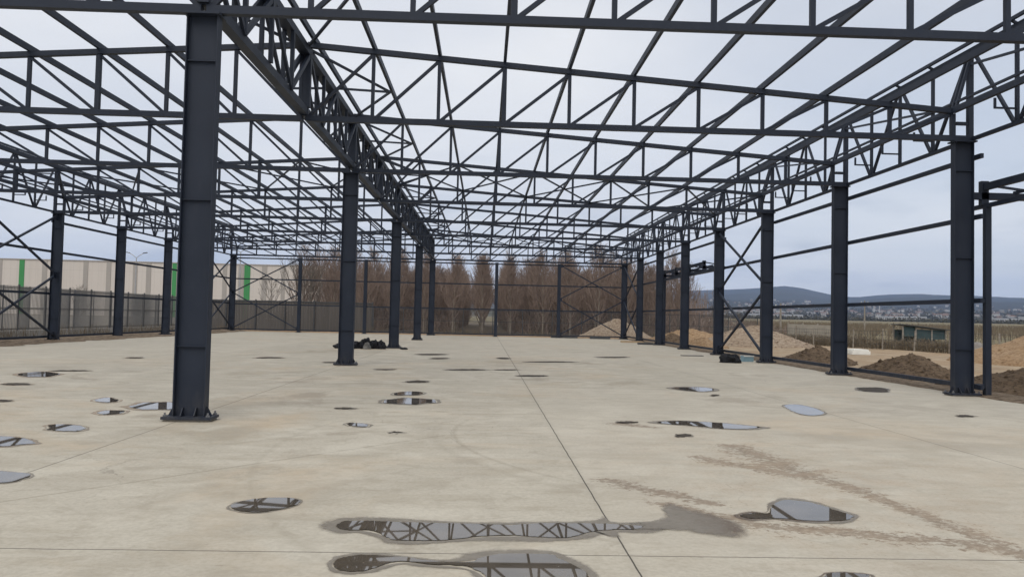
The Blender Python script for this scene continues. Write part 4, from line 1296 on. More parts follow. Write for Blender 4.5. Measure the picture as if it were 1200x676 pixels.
def wet_place(name, label, cat, group, wpts, rpts, k, mat, inner, zb):
    cx = sum(p[0] for p in wpts) / len(wpts)
    cy = sum(p[1] for p in wpts) / len(wpts)
    t = thing(name, label, cat, (cx, cy, 0), 0, group)
    jag = 0.014 if cy < 9 else 0.025 if mat is not MARK else 0.09
    wl_ = smooth_loop(wpts, 9 if cy < 14 else 5, jag, k + 40)
    ol_ = smooth_loop(rpts, 9 if cy < 14 else 5, jag, k)
    m = MB()
    vals = []
    FR = (-0.55, -0.15, 0.2, 0.6, 1.1)
    n = len(ol_)
    near_pts = []
    if mat is None:
        FR = (-0.10, 0.04, 0.2, 0.45, 0.999)
    for (x, y) in ol_:
        near_pts.append((cx, cy) if mat is None else min(wl_, key=lambda q: (q[0] - x) ** 2 + (q[1] - y) ** 2))
    if mat is None:
        ol_ = wl_[:]
        n = len(ol_)
        near_pts = [(cx, cy)] * n
    for i in range(n):
        qx = sum(near_pts[(i + d) % n][0] for d in range(-3, 4)) / 7
        qy = sum(near_pts[(i + d) % n][1] for d in range(-3, 4)) / 7
        ox, oy = ol_[i]
        L = math.hypot(qx - ox, qy - oy) + 1e-6
        ext = min(1.0, 0.09 / L)
        for f in FR:
            g_ = f * ext if f < 0 and mat else f
            m.v.append((ox + (qx - ox) * g_ - cx, oy + (qy - oy) * g_ - cy, zb))
            vals.append((f + 0.55) / 1.1 if f < 0.55 and mat else {-0.10: 0.0, 0.04: 0.4, 0.2: 0.75}.get(f, 1.0))
    nf = len(FR)
    for i in range(n):
        for q in range(nf - 1):
            a_, b_ = i * nf + q, ((i + 1) % n) * nf + q
            m.f.append((a_, b_, b_ + 1, a_ + 1))
            m.mi.append(0)
    rim = m.build('damp_rim', HALO, t)
    at = rim.data.attributes.new('wet', 'FLOAT', 'POINT')
    at.data.foreach_set('value', vals)
    if mat is WATER:
        nw = len(wl_)
        area = sum(wl_[i][0] * wl_[(i + 1) % nw][1] - wl_[(i + 1) % nw][0] * wl_[i][1] for i in range(nw))
        sg_ = 1 if area > 0 else -1
        dd = 0.03 if cy < 9 else 0.07
        ins = []
        for i in range(nw):
            ax, ay = wl_[(i - 2) % nw]
            bx, by = wl_[(i + 2) % nw]
            tx, ty = bx - ax, by - ay
            L = math.hypot(tx, ty) + 1e-9
            ins.append((wl_[i][0] - sg_ * ty / L * dd, wl_[i][1] + sg_ * tx / L * dd))
        m = MB()
        for (x, y) in wl_ + ins:
            m.v.append((x - cx, y - cy, zb + 0.0035))
        for i in range(nw):
            i2 = (i + 1) % nw
            q = (i, i2, nw + i2, nw + i)
            m.f.append(q if sg_ > 0 else q[::-1])
            m.mi.append(0)
        for t_ in tessellate_polygon([[Vector((x - cx, y - cy, 0)) for x, y in ins]]):
            a_, b_, c_ = (Vector((ins[i][0], ins[i][1], 0)) for i in t_)
            q = tuple(nw + i for i in t_)
            m.f.append(q if (b_ - a_).cross(c_ - a_).z > 0 else q[::-1])
            m.mi.append(0)
        w_o = m.build(inner, mat, t)
        w_o.data.attributes.new('wet', 'FLOAT', 'POINT').data.foreach_set('value', [0.0] * nw + [1.0] * nw)
    elif mat:
        sheet(inner, wl_, zb + 0.0035, mat, (cx, cy), t)


for k, (label, wpts, rpts) in enumerate(PUDDLES):
    far = 'far concrete' in label
    dark = far or label.startswith('dark wet mark')
    wet_place('puddle', label, 'puddle', 'thin wet marks' if far else 'puddles on the slab', wpts, rpts, k,
              MARK if dark else WATER, 'wet_patch' if dark else 'water', 0.003 + 0.00008 * k)
wet_place('damp_patch', 'grey drying patch with brown silt at the right end of the long puddle', 'damp patch', None,
          TAIL[1], TAIL[2], 91, None, 'wet_patch', 0.0062)

# ------------------------------------------------------------------ heaps outside
def heap(name, label, cx, cy, rx, ry, h, mat, seed, rot=0.0, flat=0.12, cat='heap', zb=-0.12):
    m_ = MB()
    nr, na_ = 40, 110
    ca, sa = math.cos(rot), math.sin(rot)
    vs = [(0, 0, zb + h * (1 - flat * 0.55) + 0.12)]
    for i in range(1, nr + 1):
        r = i / nr
        for k in range(na_):
            an = 2 * math.pi * k / na_
            edge = 1 + 0.22 * nz(math.cos(an) * 1.4 + seed, math.sin(an) * 1.4, seed * 1.7)
            x, y = rx * r * edge * math.cos(an), ry * r * edge * math.sin(an)
            prof = math.sqrt((1 - r) ** 2 + flat ** 2) - flat * r - (flat - flat) * 0
            prof = max(0.0, (1 + flat * 0.3) * (1 - math.sqrt(r * r + flat * flat) + flat * 0.9 * (1 - r)))
            toe = 0.06 * (1 - r) ** 0.5 if r < 1 else 0
            z = h * (prof + toe) / 1.08
            z += h * 0.16 * fbm(x * 1.1 + seed, y * 1.1, seed) * (1 - r * 0.6)
            z += 0.09 * fbm(x * 4.5, y * 4.5, seed + 3) + 0.045 * nz(x * 9, y * 9, seed)
            vs.append((x * ca - y * sa, x * sa + y * ca, zb + z + (0.06 if r < 1 else -0.1)))
    fs = [(0, 1 + k, 1 + (k + 1) % na_) for k in range(na_)]
    for i in range(nr - 1):
        for k in range(na_):
            a, b = 1 + i * na_ + k, 1 + i * na_ + (k + 1) % na_
            fs.append((a, a + na_, b + na_, b))
    m_.add(vs, fs)
    rc = random.Random(int(seed * 100))
    for _ in range(int(60 + 26 * rx * ry)):
        q = Vector(vs[int(len(vs) * rc.random() ** 0.6) % len(vs)])
        s_ = 0.02 + 0.07 * rc.random() ** 3
        c8 = [q + Vector((rc.gauss(0, .25) + dx, rc.gauss(0, .25) + dy, rc.gauss(0, .2) + dz * .8)) * s_
              for dx, dy, dz in ((1, 0, 0), (-1, 0, 0), (0, 1, 0), (0, -1, 0), (0, 0, 1), (0, 0, -1))]
        m_.add(c8, [(0, 2, 4), (2, 1, 4), (1, 3, 4), (3, 0, 4), (2, 0, 5), (1, 2, 5), (3, 1, 5), (0, 3, 5)])
    o = m_.build(name, mat, None, True)
    o.location = (cx, cy, 0)
    return tag(o, label, cat)


heap('gravel_heap', 'large tan gravel heap seen through the crossed bracing of the right wall', 18.4, 53.5, 4.2, 3.4, 1.3, GRAVEL, 1.3)
heap('soil_heap', 'small brown soil heap behind the second right-hand column', 13.6, 31.5, 1.6, 2.0, 0.62, SOIL, 2.1, 0, 0.07)
heap('soil_heap', 'pointed brown soil heap between the two nearest right-hand columns', 13.35, 24.2, 1.5, 1.9, 0.70, SOIL, 3.7, 0, 0.07)
heap('soil_heap', 'dark soil heap at the right picture edge, by the canopy post', 13.9, 18.9, 2.7, 2.4, 0.62, SOIL, 4.4)
heap('sand_heap', 'big tan sand heap at the right picture edge, behind the dark soil heap', 26.6, 35.0, 4.9, 4.6, 1.65, SAND, 5.2)
heap('gravel_heap', 'pale gravel heap in the far right corner, behind the end wall', 10.7, 63.3, 3.0, 2.2, 1.6, GRAVEL, 6.6)
heap('sand_heap', 'long low orange sand ridge outside the far right columns', 14.6, 55.5, 3.2, 4.0, 1.0, SAND, 7.1, 0.5)
heap('soil_heap', 'low brown heap in front of the long orange sand ridge', 13.2, 47.5, 1.5, 2.2, 0.55, SAND, 8.3)
heap('soil_heap', 'low brownish mound between the fifth and sixth right-hand columns', 12.6, 52.5, 1.3, 1.6, 0.7, SOIL, 9.6)

# ------------------------------------------------------------------ fences
def mesh_panel_mesh(w, h, z0, step=0.12, bw=0.034, mat=None):
    m_ = MB()
    n = int(w / step)
    for k in range(n + 1):
        x = k * w / n
        m_.box(x - bw / 2, x + bw / 2, -0.012, 0.012, z0, z0 + h)
    for z in (z0 + 0.08, z0 + h * 0.5, z0 + h - 0.08):
        m_.box(0, w, 0.012, 0.034, z - 0.02, z + 0.02)
    return m_.mesh('mesh_panel', mat or FENCE)


def mesh_fence(name, label, a, b, h, z0, plinth, step=0.12, bw=0.034, pw=2.5, post=0.07):
    dx, dy = b[0] - a[0], b[1] - a[1]
    L = math.hypot(dx, dy)
    n = max(1, int(round(L / pw)))
    w = L / n
    t = thing(name, label, 'fence', (a[0], a[1], 0), math.atan2(dy, dx))
    me = mesh_panel_mesh(w - post, h, z0, step, bw, FENCE_L if plinth or z0 > 0.06 else FENCE)
    mp = MB()
    mp.box(-post / 2, post / 2, -post / 2, post / 2, -0.15, z0 + h + 0.06)
    mpost = mp.mesh('post', FENCE)
    for k in range(n + 1):
        o = link('post', mpost, t)
        o.location = (k * w, 0, 0)
        if k < n:
            o = link('mesh_panel', me, t)
            o.location = (k * w + post / 2, 0, 0)
    if plinth:
        m_ = MB()
        m_.box(-0.1, L + 0.1, -0.1, 0.1, -0.2, z0 - 0.02)
        m_.build('plinth', PLINTH, t)
    return t


mesh_fence('mesh_fence', 'dark vertical bar fence on a pale plinth along the left side', (-24.0, 24.0), (-24.0, 66.4), 2.28, 0.26, True, 0.12, 0.020)
mesh_fence('mesh_fence', 'second dark bar fence just behind the one with the pale plinth', (-26.3, 24.0), (-26.3, 69.0), 2.45, 0.10, False, 0.13, 0.016)
mesh_fence('mesh_fence', 'dark wire fence before the bare wood beyond the end wall', (-9.3, 66.4), (23.2, 66.4), 2.0, 0.05, False, 0.10, 0.02)

t = thing('board_fence', 'solid grey-brown board fence in the far left corner', 'fence', (-24.0, 66.7, 0))
random.seed(3)
m = MB()
x = 0.0
while x < 14.6:
    w = 0.24
    m.box(x, x + w - 0.012, -0.012 + random.uniform(-.006, .006), 0.012, -0.1, 2.42 + random.uniform(-.015, .015))
    x += w
m.build('boards', BOARD, t)
for k in range(7):
    m = MB()
    m.box(k * 2.43 - 0.05, k * 2.43 + 0.05, -0.11, -0.02, -0.15, 2.5)
    m.build('post', FENCE, t)
m = MB()
m.box(0, 14.6, -0.06, -0.016, 2.3, 2.38)
m.build('rail', FENCE, t)

# field fence on the right : pale posts and wires
pts = [(22.6, 66.3), (24.9, 52.5), (27.6, 46.0), (31.5, 38.0), (38.0, 28.0)]
t = thing('field_fence', 'old wire fence on pale posts between the building site and the field', 'fence', (pts[0][0], pts[0][1], 0))
random.seed(12)
tops = []
for (ax, ay), (bx, by) in zip(pts, pts[1:]):
    L = math.hypot(bx - ax, by - ay)
    n = int(L / 2.3)
    for k in range(n):
        px, py = ax + (bx - ax) * k / n - pts[0][0], ay + (by - ay) * k / n - pts[0][1]
        hh = random.uniform(1.15, 1.45)
        lean = random.uniform(-.06, .06)
        m = MB()
        m.bar((px, py, -0.2), (px + lean, py, hh), 0.06, 0.06)
        m.build('post', PALEWOOD if random.random() < .6 else BARK, t)
        tops.append((px, py))
m = MB()
for (p, q) in zip(tops, tops[1:]):
    for z in (0.25, 0.55, 0.85, 1.1):
        m.bar((p[0], p[1], z), (q[0], q[1], z), 0.014, 0.014)
    for kk in range(10):
        f = kk / 10
        m.bar((p[0] + (q[0] - p[0]) * f, p[1] + (q[1] - p[1]) * f, 0.0), (p[0] + (q[0] - p[0]) * f, p[1] + (q[1] - p[1]) * f, 1.12), 0.01, 0.01)
m.build('wires', FENCE, t)

# brush along the field fence, one tangled mass
random.seed(21)
m = MB()
for (ax, ay), (bx, by) in zip(pts, pts[1:]):
    L = math.hypot(bx - ax, by - ay)
    for k in range(int(L * 75)):
        f = random.random()
        ox, oy = random.uniform(0.2, 2.6), random.uniform(-.4, .4)
        px, py = ax + (bx - ax) * f + ox, ay + (by - ay) * f + oy
        hh = random.uniform(0.25, 0.85) * (0.75 + 0.5 * nz(px * .3, py * .3))
        lx, ly = random.gauss(0, .22), random.gauss(0, .22)
        m.tube([(px, py, -0.1), (px + lx * .4, py + ly * .4, hh * .6), (px + lx, py + ly, hh)], [0.022, 0.016, 0.006], 3, 0, False)
        for _ in range(2):
            z = hh * random.uniform(.4, .9)
            m.bar((px + lx * .5, py + ly * .5, z), (px + lx * .5 + random.gauss(0, .2), py + random.gauss(0, .2), z + random.uniform(.05, .3)), 0.016, 0.016)
tag(m.build('dry_brush', BRUSH), 'tangled dry brush and weeds along the field fence', 'brush', None, 'stuff')

# concrete panel wall
t = thing('panel_wall', 'low wall of old concrete panels behind the large gravel heap', 'wall', (25.4, 65.2, 0), R(8))
for k in range(3):
    m = MB()
    m.box(k * 1.35 + 0.02, k * 1.35 + 1.31, -0.06, 0.06, -0.15, 1.42 - 0.02 * k)
    m.build('panel', PANELC, t)
for k in range(4):
    m = MB()
    m.box(k * 1.35 - 0.05, k * 1.35 + 0.012, -0.09, 0.09, -0.15, 1.5)
    m.build('post', PANELC, t)

# shed
t = thing('field_shed', 'dark teal lean-to shed with sloping tin roof on posts in the field', 'shed', (30.75, 57.0, 0.08), R(-4))
m = MB()
m.bar((-0.15, 0.7, 1.50), (3.25, 0.7, 1.16), 2.0, 0.06)
m.build('roof', TIN, t)
m = MB()
m.box(0.0, 0.85, -0.02, 0.02, 0.62, 1.36)
m.build('wall_panel', TEAL, t)
m = MB()
m.box(0.865, 3.0, -0.02, 0.02, 0.45, 1.14)
m.build('wall_panel', TEAL, t)
m = MB()
m.box(0.0, 3.0, 1.38, 1.42, 0.1, 1.1)
m.build('back_wall', TEAL, t)
for px, hh in ((-0.03, 1.42), (0.9, 1.33), (2.05, 1.2), (3.05, 1.12)):
    for py in (-0.05, 1.45):
        m = MB()
        m.box(px - 0.045, px + 0.045, py - 0.045, py + 0.045, -0.2, hh)
        m.build('post', PALEWOOD, t)

# white foam block stack lying on the haul road
t = thing('foam_stack', 'low stack of white sheets lying on the sandy ground right of a column', 'sheet stack', (19.75, 41.4, -0.08), R(4))
for k, (w, d, h) in enumerate(((1.02, 1.2, 0.10), (1.0, 1.15, 0.09), (0.84, 1.05, 0.08))):
    m = MB()
    z = (0.0, 0.102, 0.194)[k]
    m.box(-w / 2 + 0.03 * k, w / 2 + 0.02 * k, -d / 2, d / 2, z, z + h)
    m.build('sheet', WHITE, t)


def rock_mesh(seed, s):
    m_ = MB()
    nr, na_ = 6, 9
    vs = []
    for i in range(nr + 1):
        th = math.pi * i / nr
        for k in range(na_):
            ph = 2 * math.pi * k / na_
            d = Vector((math.sin(th) * math.cos(ph), math.sin(th) * math.sin(ph), math.cos(th) * 0.65))
            rr = s * (1 + 0.45 * nz(d.x * 1.5 + seed, d.y * 1.5, d.z * 1.5 + seed))
            vs.append(d * rr)
    fs = []
    for i in range(nr):
        for k in range(na_):
            a, b = i * na_ + k, i * na_ + (k + 1) % na_
            fs.append((a, a + na_, b + na_, b))
    m_.add(vs, fs)
    return m_.mesh('rock', ROCK)


rocks = [rock_mesh(i * 3.3, 0.26 + 0.05 * i) for i in range(5)]
random.seed(5)
for k in range(26):
    o = link('rock', rocks[k % 5])
    f = random.random()
    o.location = (27.3 + 4.4 * f + random.uniform(-.5, .5), 45.3 - 8.0 * f + random.uniform(-.6, .6), random.uniform(-.05, .35))
    o.rotation_euler = (random.random() * 3, random.random() * 3, random.random() * 3)
    tag(o, 'grey rock in the rubble bank at the foot of the field fence', 'rock', 'rubble rocks')

# ------------------------------------------------------------------ litter on the slab
def blob(name, label, loc, rx, ry, rz_, mat, seed, cat, rot=0.0, amp=0.35):
    m_ = MB()
    nr, na_ = 22, 36
    vs = []
    for i in range(nr + 1):
        th = math.pi * i / nr
        for k in range(na_):
            ph = 2 * math.pi * k / na_
            d = Vector((math.sin(th) * math.cos(ph), math.sin(th) * math.sin(ph), math.cos(th)))
            rr = 1 + amp * fbm(d.x * 1.6 + seed, d.y * 1.6, d.z * 1.6 + seed, 4)
            z = max(-0.32, d.z * rr)
            vs.append((d.x * rr * rx, d.y * rr * ry, (z + 0.32) * rz_))
    fs = []
    for i in range(nr):
        for k in range(na_):
            a, b = i * na_ + k, i * na_ + (k + 1) % na_
            fs.append((a, a + na_, b + na_, b))
    m_.add(vs, fs)
    o = m_.build(name, mat, None, False)
    o.location = loc
    o.rotation_euler = (0, 0, rot)
    return tag(o, label, cat)


BL = ['long low black sack at the left end of the heap by the third central column',
      'small crumpled black sack, second from the left in the heap',
      'low black sack in the left half of the heap, behind a smaller one',
      'tallest black sack in the middle of the heap by the third central column',
      'grey bundle of rags in the middle of the heap of black sacks',
      'black sack right of the tallest one in the heap',
      'small black sack leaning against the foot of the third central column',
      'flat black scrap lying right of the third central column']
for k, (x, y, rx, ry, rz_, mat) in enumerate(((-6.05, 33.9, 0.36, 0.2, 0.15, BLACKBAG), (-5.62, 33.7, 0.22, 0.18, 0.19, BLACKBAG),
                                             (-5.5, 34.2, 0.30, 0.24, 0.22, BLACKBAG), (-5.08, 34.0, 0.27, 0.24, 0.33, BLACKBAG),
                                             (-4.93, 33.6, 0.17, 0.14, 0.2, GREYBAG), (-4.70, 34.1, 0.25, 0.22, 0.27, BLACKBAG),
                                             (-4.38, 34.0, 0.2, 0.2, 0.24, BLACKBAG), (-3.45, 34.2, 0.36, 0.16, 0.06, BLACKBAG))):
    blob('waste_sack', BL[k], (x, y, 0.0), rx, ry, rz_, mat, 2.0 + k * 3.1, 'sack', k * 0.7, 0.75)
blob('rubbish_sack', 'black sack lying on the slab before the crossed bracing', (9.0, 28.6, 0.0), 0.40, 0.24, 0.25, BLACKBAG, 31.0, 'sack', -0.5, 0.6)

t = thing('plastic_crate', 'small pale blue plastic crate on the slab edge beside the black sack', 'crate', (10.0, 29.7, 0.0), R(12))
m = MB()
m.box(-0.2, 0.2, -0.13, 0.13, 0.0, 0.02)
m.box(-0.2, 0.2, -0.13, -0.115, 0.02, 0.22)
m.box(-0.2, 0.2, 0.115, 0.13, 0.02, 0.22)
m.box(-0.2, -0.185, -0.115, 0.115, 0.02, 0.22)
m.box(0.185, 0.2, -0.115, 0.115, 0.02, 0.22)
m.build('body', BLUE, t)
m = MB()
m.box(-0.215, 0.215, -0.145, -0.131, 0.19, 0.23)
m.box(-0.215, 0.215, 0.131, 0.145, 0.19, 0.23)
m.build('rim', WHITE, t)


def planks(name, label, loc, rz, L, n, w, h, mat, cat):
    t_ = thing(name, label, cat, loc, rz)
    for k in range(n):
        m_ = MB()
        m_.box(-L / 2 + 0.08 * (k % 2), L / 2 - 0.05 * k, k * (w + 0.02), k * (w + 0.02) + w, 0.005 + 0.001 * k, h + 0.01 * (k % 3))
        m_.build('board', mat, t_)
    return t_


planks('timber_stack', 'few raw timber boards lying before the far right corner column', (9.6, 50.9, 0), R(-6), 1.5, 4, 0.09, 0.09, WOOD, 'boards')
planks('dark_plate', 'thin dark boards at the foot of the sixth right-hand column', (9.75, 47.3, 0), R(3), 0.9, 2, 0.3, 0.10, TIN, 'boards')
planks('dark_plate', 'dark board on the slab left of the crossed bracing, near the wet mark', (8.9, 33.3, 0), R(10), 0.95, 1, 0.25, 0.03, TIN, 'boards')
planks('dark_plate', 'dark steel sheets along the slab end, under the far right bracing', (8.6, 58.3, 0), R(0), 1.5, 2, 0.3, 0.14, TIN, 'boards')
planks('dark_plate', 'dark steel sheets along the slab end, beside the slim post', (6.0, 59.0, 0), R(0), 2.0, 1, 0.25, 0.10, TIN, 'boards')

# ------------------------------------------------------------------ the beige warehouse beyond the left fence
WY, WH = 150.0, 10.15
t = thing('warehouse', 'long beige clad warehouse with grey and green vertical stripes', 'warehouse', (-31.0, WY, 0))
m = MB()
m.box(-80, 0, 0, 60, -2.5, WH)
m.build('wall', CLAD, t)
m = MB()
m.box(-80.12, 0.12, -0.12, 60.1, WH + 0.002, WH + 0.18)
m.build('parapet_trim', CLADG, t)
for x0, x1, mat in ((-86.94, -86.01, CLADGR), (-82.73, -81.87, CLADG), (-75.19, -74.36, CLADG), (-70.95, -70.12, CLADG),
                    (-66.03, -65.25, CLADG), (-63.59, -62.72, CLADG), (-58.78, -57.99, CLADGR), (-49.44, -48.65, CLADG),
                    (-46.5, -45.5, CLADG), (-45.40, -42.1 - 2.2, CLADGR), (-41.33 - 0.8, -40.6 - 0.6, CLADG), (-38.5, -37.8, CLADG),
                    (-34.64, -34.0, CLADG), (-91.0, -90.1, CLADG), (-98.0, -97.2, CLADG)):
    m = MB()
    m.box(x0 + 31, x1 + 31, -0.08, -0.004, -2.4, WH - 0.02)
    m.build('stripe', mat, t)
for k in range(6):
    m = MB()
    m.box(0.004, 0.12, 5 + 9 * k, 6 + 9 * k, -2.4, WH - 0.02)
    m.build('stripe', CLADGR if k == 3 else CLADG, t)


def lamp(x, y, label, hgt, az=0.0):
    t_ = thing('street_lamp', label, 'street lamp', (x, y, 0), az, 'street lamps by the warehouse')
    m_ = MB()
    m_.tube([(0, 0, -0.3), (0, 0, hgt * .5), (0, 0, hgt - 0.6)], [0.11, 0.085, 0.06], 8)
    m_.build('pole', GALV, t_)
    for s_ in (-1, 1):
        m_ = MB()
        m_.tube([(0, 0, hgt - 0.65), (s_ * 0.5, 0, hgt - 0.25), (s_ * 0.95, 0, hgt)], 0.045, 6)
        m_.build('arm', GALV, t_)
        m_ = MB()
        m_.bar((s_ * 0.9, 0, hgt + 0.02), (s_ * 1.45, 0, hgt + 0.12), 0.24, 0.10)
        m_.build('lamp_head', FENCE, t_)


lamp(-48.06, 110, 'two-armed street lamp before the warehouse, between two left-hand columns', 9.1)
lamp(-33.9, 110, 'two-armed street lamp before the warehouse, beside the far left corner column', 10.2)

# ------------------------------------------------------------------ small buildings and poles on the right
t = thing('farm_building', 'low cream farm building with dark windows, left of the crossed bracing', 'building', (28.6, 110, 0.15))
m = MB()
m.box(0, 4.6, 0, 4, -0.4, 1.75)
m.build('wall', PLASTER, t)
m = MB()
m.box(-0.15, 4.75, -0.15, 4.15, 1.752, 1.9)
m.build('roof', TIN, t)
for px in (0.5, 2.3, 3.4):
    m = MB()
    m.box(px, px + 0.8, -0.04, -0.004, 0.65, 1.4)
    m.build('window', GLASSD, t)
t = thing('pump_house', 'tiny cream hut seen through the crossed bracing', 'hut', (31.2, 100, 0.1))
m = MB()
m.box(0, 1.4, 0, 1.4, -0.3, 1.4)
m.build('wall', PLASTER, t)
m = MB()
m.box(-0.1, 1.5, -0.1, 1.5, 1.402, 1.5)
m.build('roof', HGREY, t)
m = MB()
m.box(0.2, 0.6, -0.03, -0.004, 0.7, 1.2)
m.build('window', GLASSD, t)
t = thing('water_tank', 'round concrete water tank at the wood edge', 'tank', (23.6, 78, 0))
m = MB()
m.tube([(0, 0, -0.2), (0, 0, 1.0)], 1.1, 24)
m.build('drum', PANELC, t)
m = MB()
m.tube([(0, 0, 1.002), (0, 0, 1.08)], 1.16, 24)
m.build('lid', PLINTH, t)


def pole(x, y, h, label):
    t_ = thing('utility_pole', label, 'utility pole', (x, y, plain(x, y)), R(20), 'utility poles')
    m_ = MB()
    m_.tube([(0, 0, -0.3), (0, 0, h)], [0.12, 0.08], 8)
    m_.build('pole', PALEWOOD, t_)
    m_ = MB()
    m_.bar((-0.7, 0, h - 0.35), (0.7, 0, h - 0.35), 0.09, 0.10)
    m_.build('cross_arm', BARK, t_)
    for s_ in (-.6, 0, .6):
        m_ = MB()
        m_.tube([(s_, 0, h - 0.3), (s_, 0, h - 0.12)], 0.04, 6)
        m_.build('insulator', WHITE, t_)


pole(53.8, 110, 4.6, 'slim utility pole in the field, seen right of the second right-hand column')
pole(29.6, 78, 3.4, 'dark field pole between the gravel heap and the far columns')

# ------------------------------------------------------------------ trees
def tree_meshes(seed, H, mat_twig, spread=1.0, n_limb=30, sub=7, trunk_r=0.09, low=0.16, thick=1.0, up=1.0):
    rnd = random.Random(seed)
    tm, cm = MB(), MB()
    lean = (rnd.uniform(-.15, .15), rnd.uniform(-.15, .15))

    def axis_pt(f):
        return Vector((lean[0] * f * f + 0.05 * math.sin(5 * f + seed), lean[1] * f * f + 0.05 * math.cos(4 * f + seed), f * H))

    tm.tube([axis_pt(k / 6) - Vector((0, 0, 0.15 if k == 0 else 0)) for k in range(7)],
            [trunk_r * (1.15 - k / 6) + 0.008 for k in range(7)], 7, 0, False)
    for i in range(n_limb):
        f = low + (0.93 - low) * (i / n_limb) ** 0.9 + rnd.uniform(-.02, .02)
        base = axis_pt(f)
        an = i * 2.399 + rnd.uniform(-.4, .4)
        L = H * (0.40 * (1 - f) + 0.055) * rnd.uniform(.75, 1.25) * spread
        rise = rnd.uniform(1.35, 2.3) * up
        d = Vector((math.cos(an), math.sin(an), rise)).normalized()
        mid = base + d * L * 0.5 + Vector((math.cos(an), math.sin(an), -0.1)) * L * 0.06
        tip = base + d * L + Vector((0, 0, L * 0.10))
        r0 = (0.030 * (1 - f) + 0.014) * thick
        cm.tube([base, mid, tip], [r0, r0 * .7, r0 * .3], 4, 0, False)
        for j in range(sub):
            g_ = rnd.uniform(.2, 1.0)
            p = base.lerp(mid, g_ * 2) if g_ < .5 else mid.lerp(tip, g_ * 2 - 1)
            a2 = an + rnd.uniform(-1.5, 1.5)
            l2 = L * rnd.uniform(.18, .45)
            d2 = Vector((math.cos(a2) * .75, math.sin(a2) * .75, rnd.uniform(.8, 2.0))).normalized()
            q = p + d2 * l2
            r2 = 0.013 * thick
            cm.tube([p, q], [r2, r2 * .5], 3, 0, False)
            for _ in range(3):
                h_ = rnd.uniform(.3, 1.0)
                s_ = p.lerp(q, h_)
                d3 = (d2 + Vector((rnd.gauss(0, .5), rnd.gauss(0, .5), rnd.gauss(.1, .35)))).normalized()
                cm.tube([s_, s_ + d3 * rnd.uniform(.2, .55)], [0.009 * thick, 0.005 * thick], 3, 0, False)
    return tm.mesh('trunk', BARK), cm.mesh('crown', mat_twig)


kinds = [tree_meshes(100 + k, 6.6 + 0.24 * k, TWIG, 0.98, 46, 8, 0.08, 0.10, 1.0, 1.3) for k in range(7)]


def tree(name, label, x, y, meshes, rz, sc, group, cat='bare tree'):
    t_ = thing(name, label, cat, (x, y, plain(x, y) - 0.05), rz, group)
    t_.scale = (sc, sc, sc)
    link('trunk', meshes[0], t_)
    link('crown', meshes[1], t_)


random.seed(44)
for row in range(-6, 8):
    for k in range(18):
        x = -0.22 + 2.7 * row + random.uniform(-.18, .18)
        y = 72.0 + 3.3 * k + random.uniform(-.3, .3)
        if row <= -4 and k > 9:
            continue
        tree('bare_tree', 'bare reddish brown tree in the planted rows beyond the end wall', x, y,
             random.choice(kinds), random.uniform(0, 6.28), random.uniform(.86, 1.08), 'trees of the planted wood')

loose = [tree_meshes(300 + k, 6.0 + k * .6, TWIG_GREY, 1.7, 22, 7, 0.07, 0.2) for k in range(3)]
LT = [(-17.6, 74, 1.0, 'grey bare tree at the left end of the wood, before the warehouse corner'),
      (-15.4, 70.5, 0.8, 'low bare tree in front of the left end of the wood'),
      (-20.4, 76, 0.62, 'thin bare sapling before the right end of the warehouse'),
      (-41.0, 66, 0.55, 'bare sapling behind the left fence, right of the leftmost column'),
      (-36.6, 54, 0.6, 'bare sapling behind the left fence near the left picture edge'),
      (-36.4, 72, 0.45, 'small bare sapling behind the left fence between two columns'),
      (24.6, 84, 0.5, 'lone grey bare tree at the right end of the wood, against the hills'),
      (26.0, 80, 0.36, 'small bare tree right of the lone grey tree, against the hills'),
      (21.5, 70, 0.4, 'low bare tree behind the orange sand ridge')]
for k, (x, y, sc, lab) in enumerate(LT):
    tree('bare_tree', lab, x, y, loose[k % 3], k * 1.3, sc, None)

# bushy undergrowth closing the far side of the wood, open only along the middle aisle
random.seed(31)
m = MB()
for k in range(14000):
    px = random.uniform(-22, 30)
    py = random.choice((random.uniform(74, 130), random.uniform(100, 140), random.uniform(130, 140)))
    if abs(px + 0.2) < 2.6:
        continue
    hh = random.uniform(.8, 5.6) if py > 98 else random.uniform(.3, 1.7)
    z0 = plain(px, py) - 0.1
    m.tube([(px, py, z0), (px + random.gauss(0, .25), py + random.gauss(0, .25), z0 + hh)], [0.05, 0.015], 3, 0, False)
    for _ in range(3):
        z = z0 + hh * random.uniform(.2, .9)
        m.bar((px, py, z), (px + random.gauss(0, .5), py + random.gauss(0, .5), z + random.uniform(.2, .9)), 0.03, 0.03)
tag(m.build('undergrowth', TWIG), 'thicket of bare undergrowth at the far side of the planted wood', 'undergrowth', None, 'stuff')

# weeds at the foot of the fences on the left and at the end
random.seed(9)
m = MB()
for k in range(2600):
    if random.random() < .5:
        px, py = -23.5 + random.gauss(0, .35), random.uniform(26, 66)
    else:
        px, py = random.uniform(-22, 22), 66 + random.gauss(0, .45)
    if nz(px * .25, py * .25, 2) < -0.05:
        continue
    hh = random.uniform(.12, .55)
    m.tube([(px, py, -0.12), (px + random.gauss(0, .1), py + random.gauss(0, .1), hh)], [0.012, 0.004], 3, 0, False)
tag(m.build('dry_weeds', BRUSH), 'dry weeds along the foot of the fences', 'weeds', None, 'stuff')

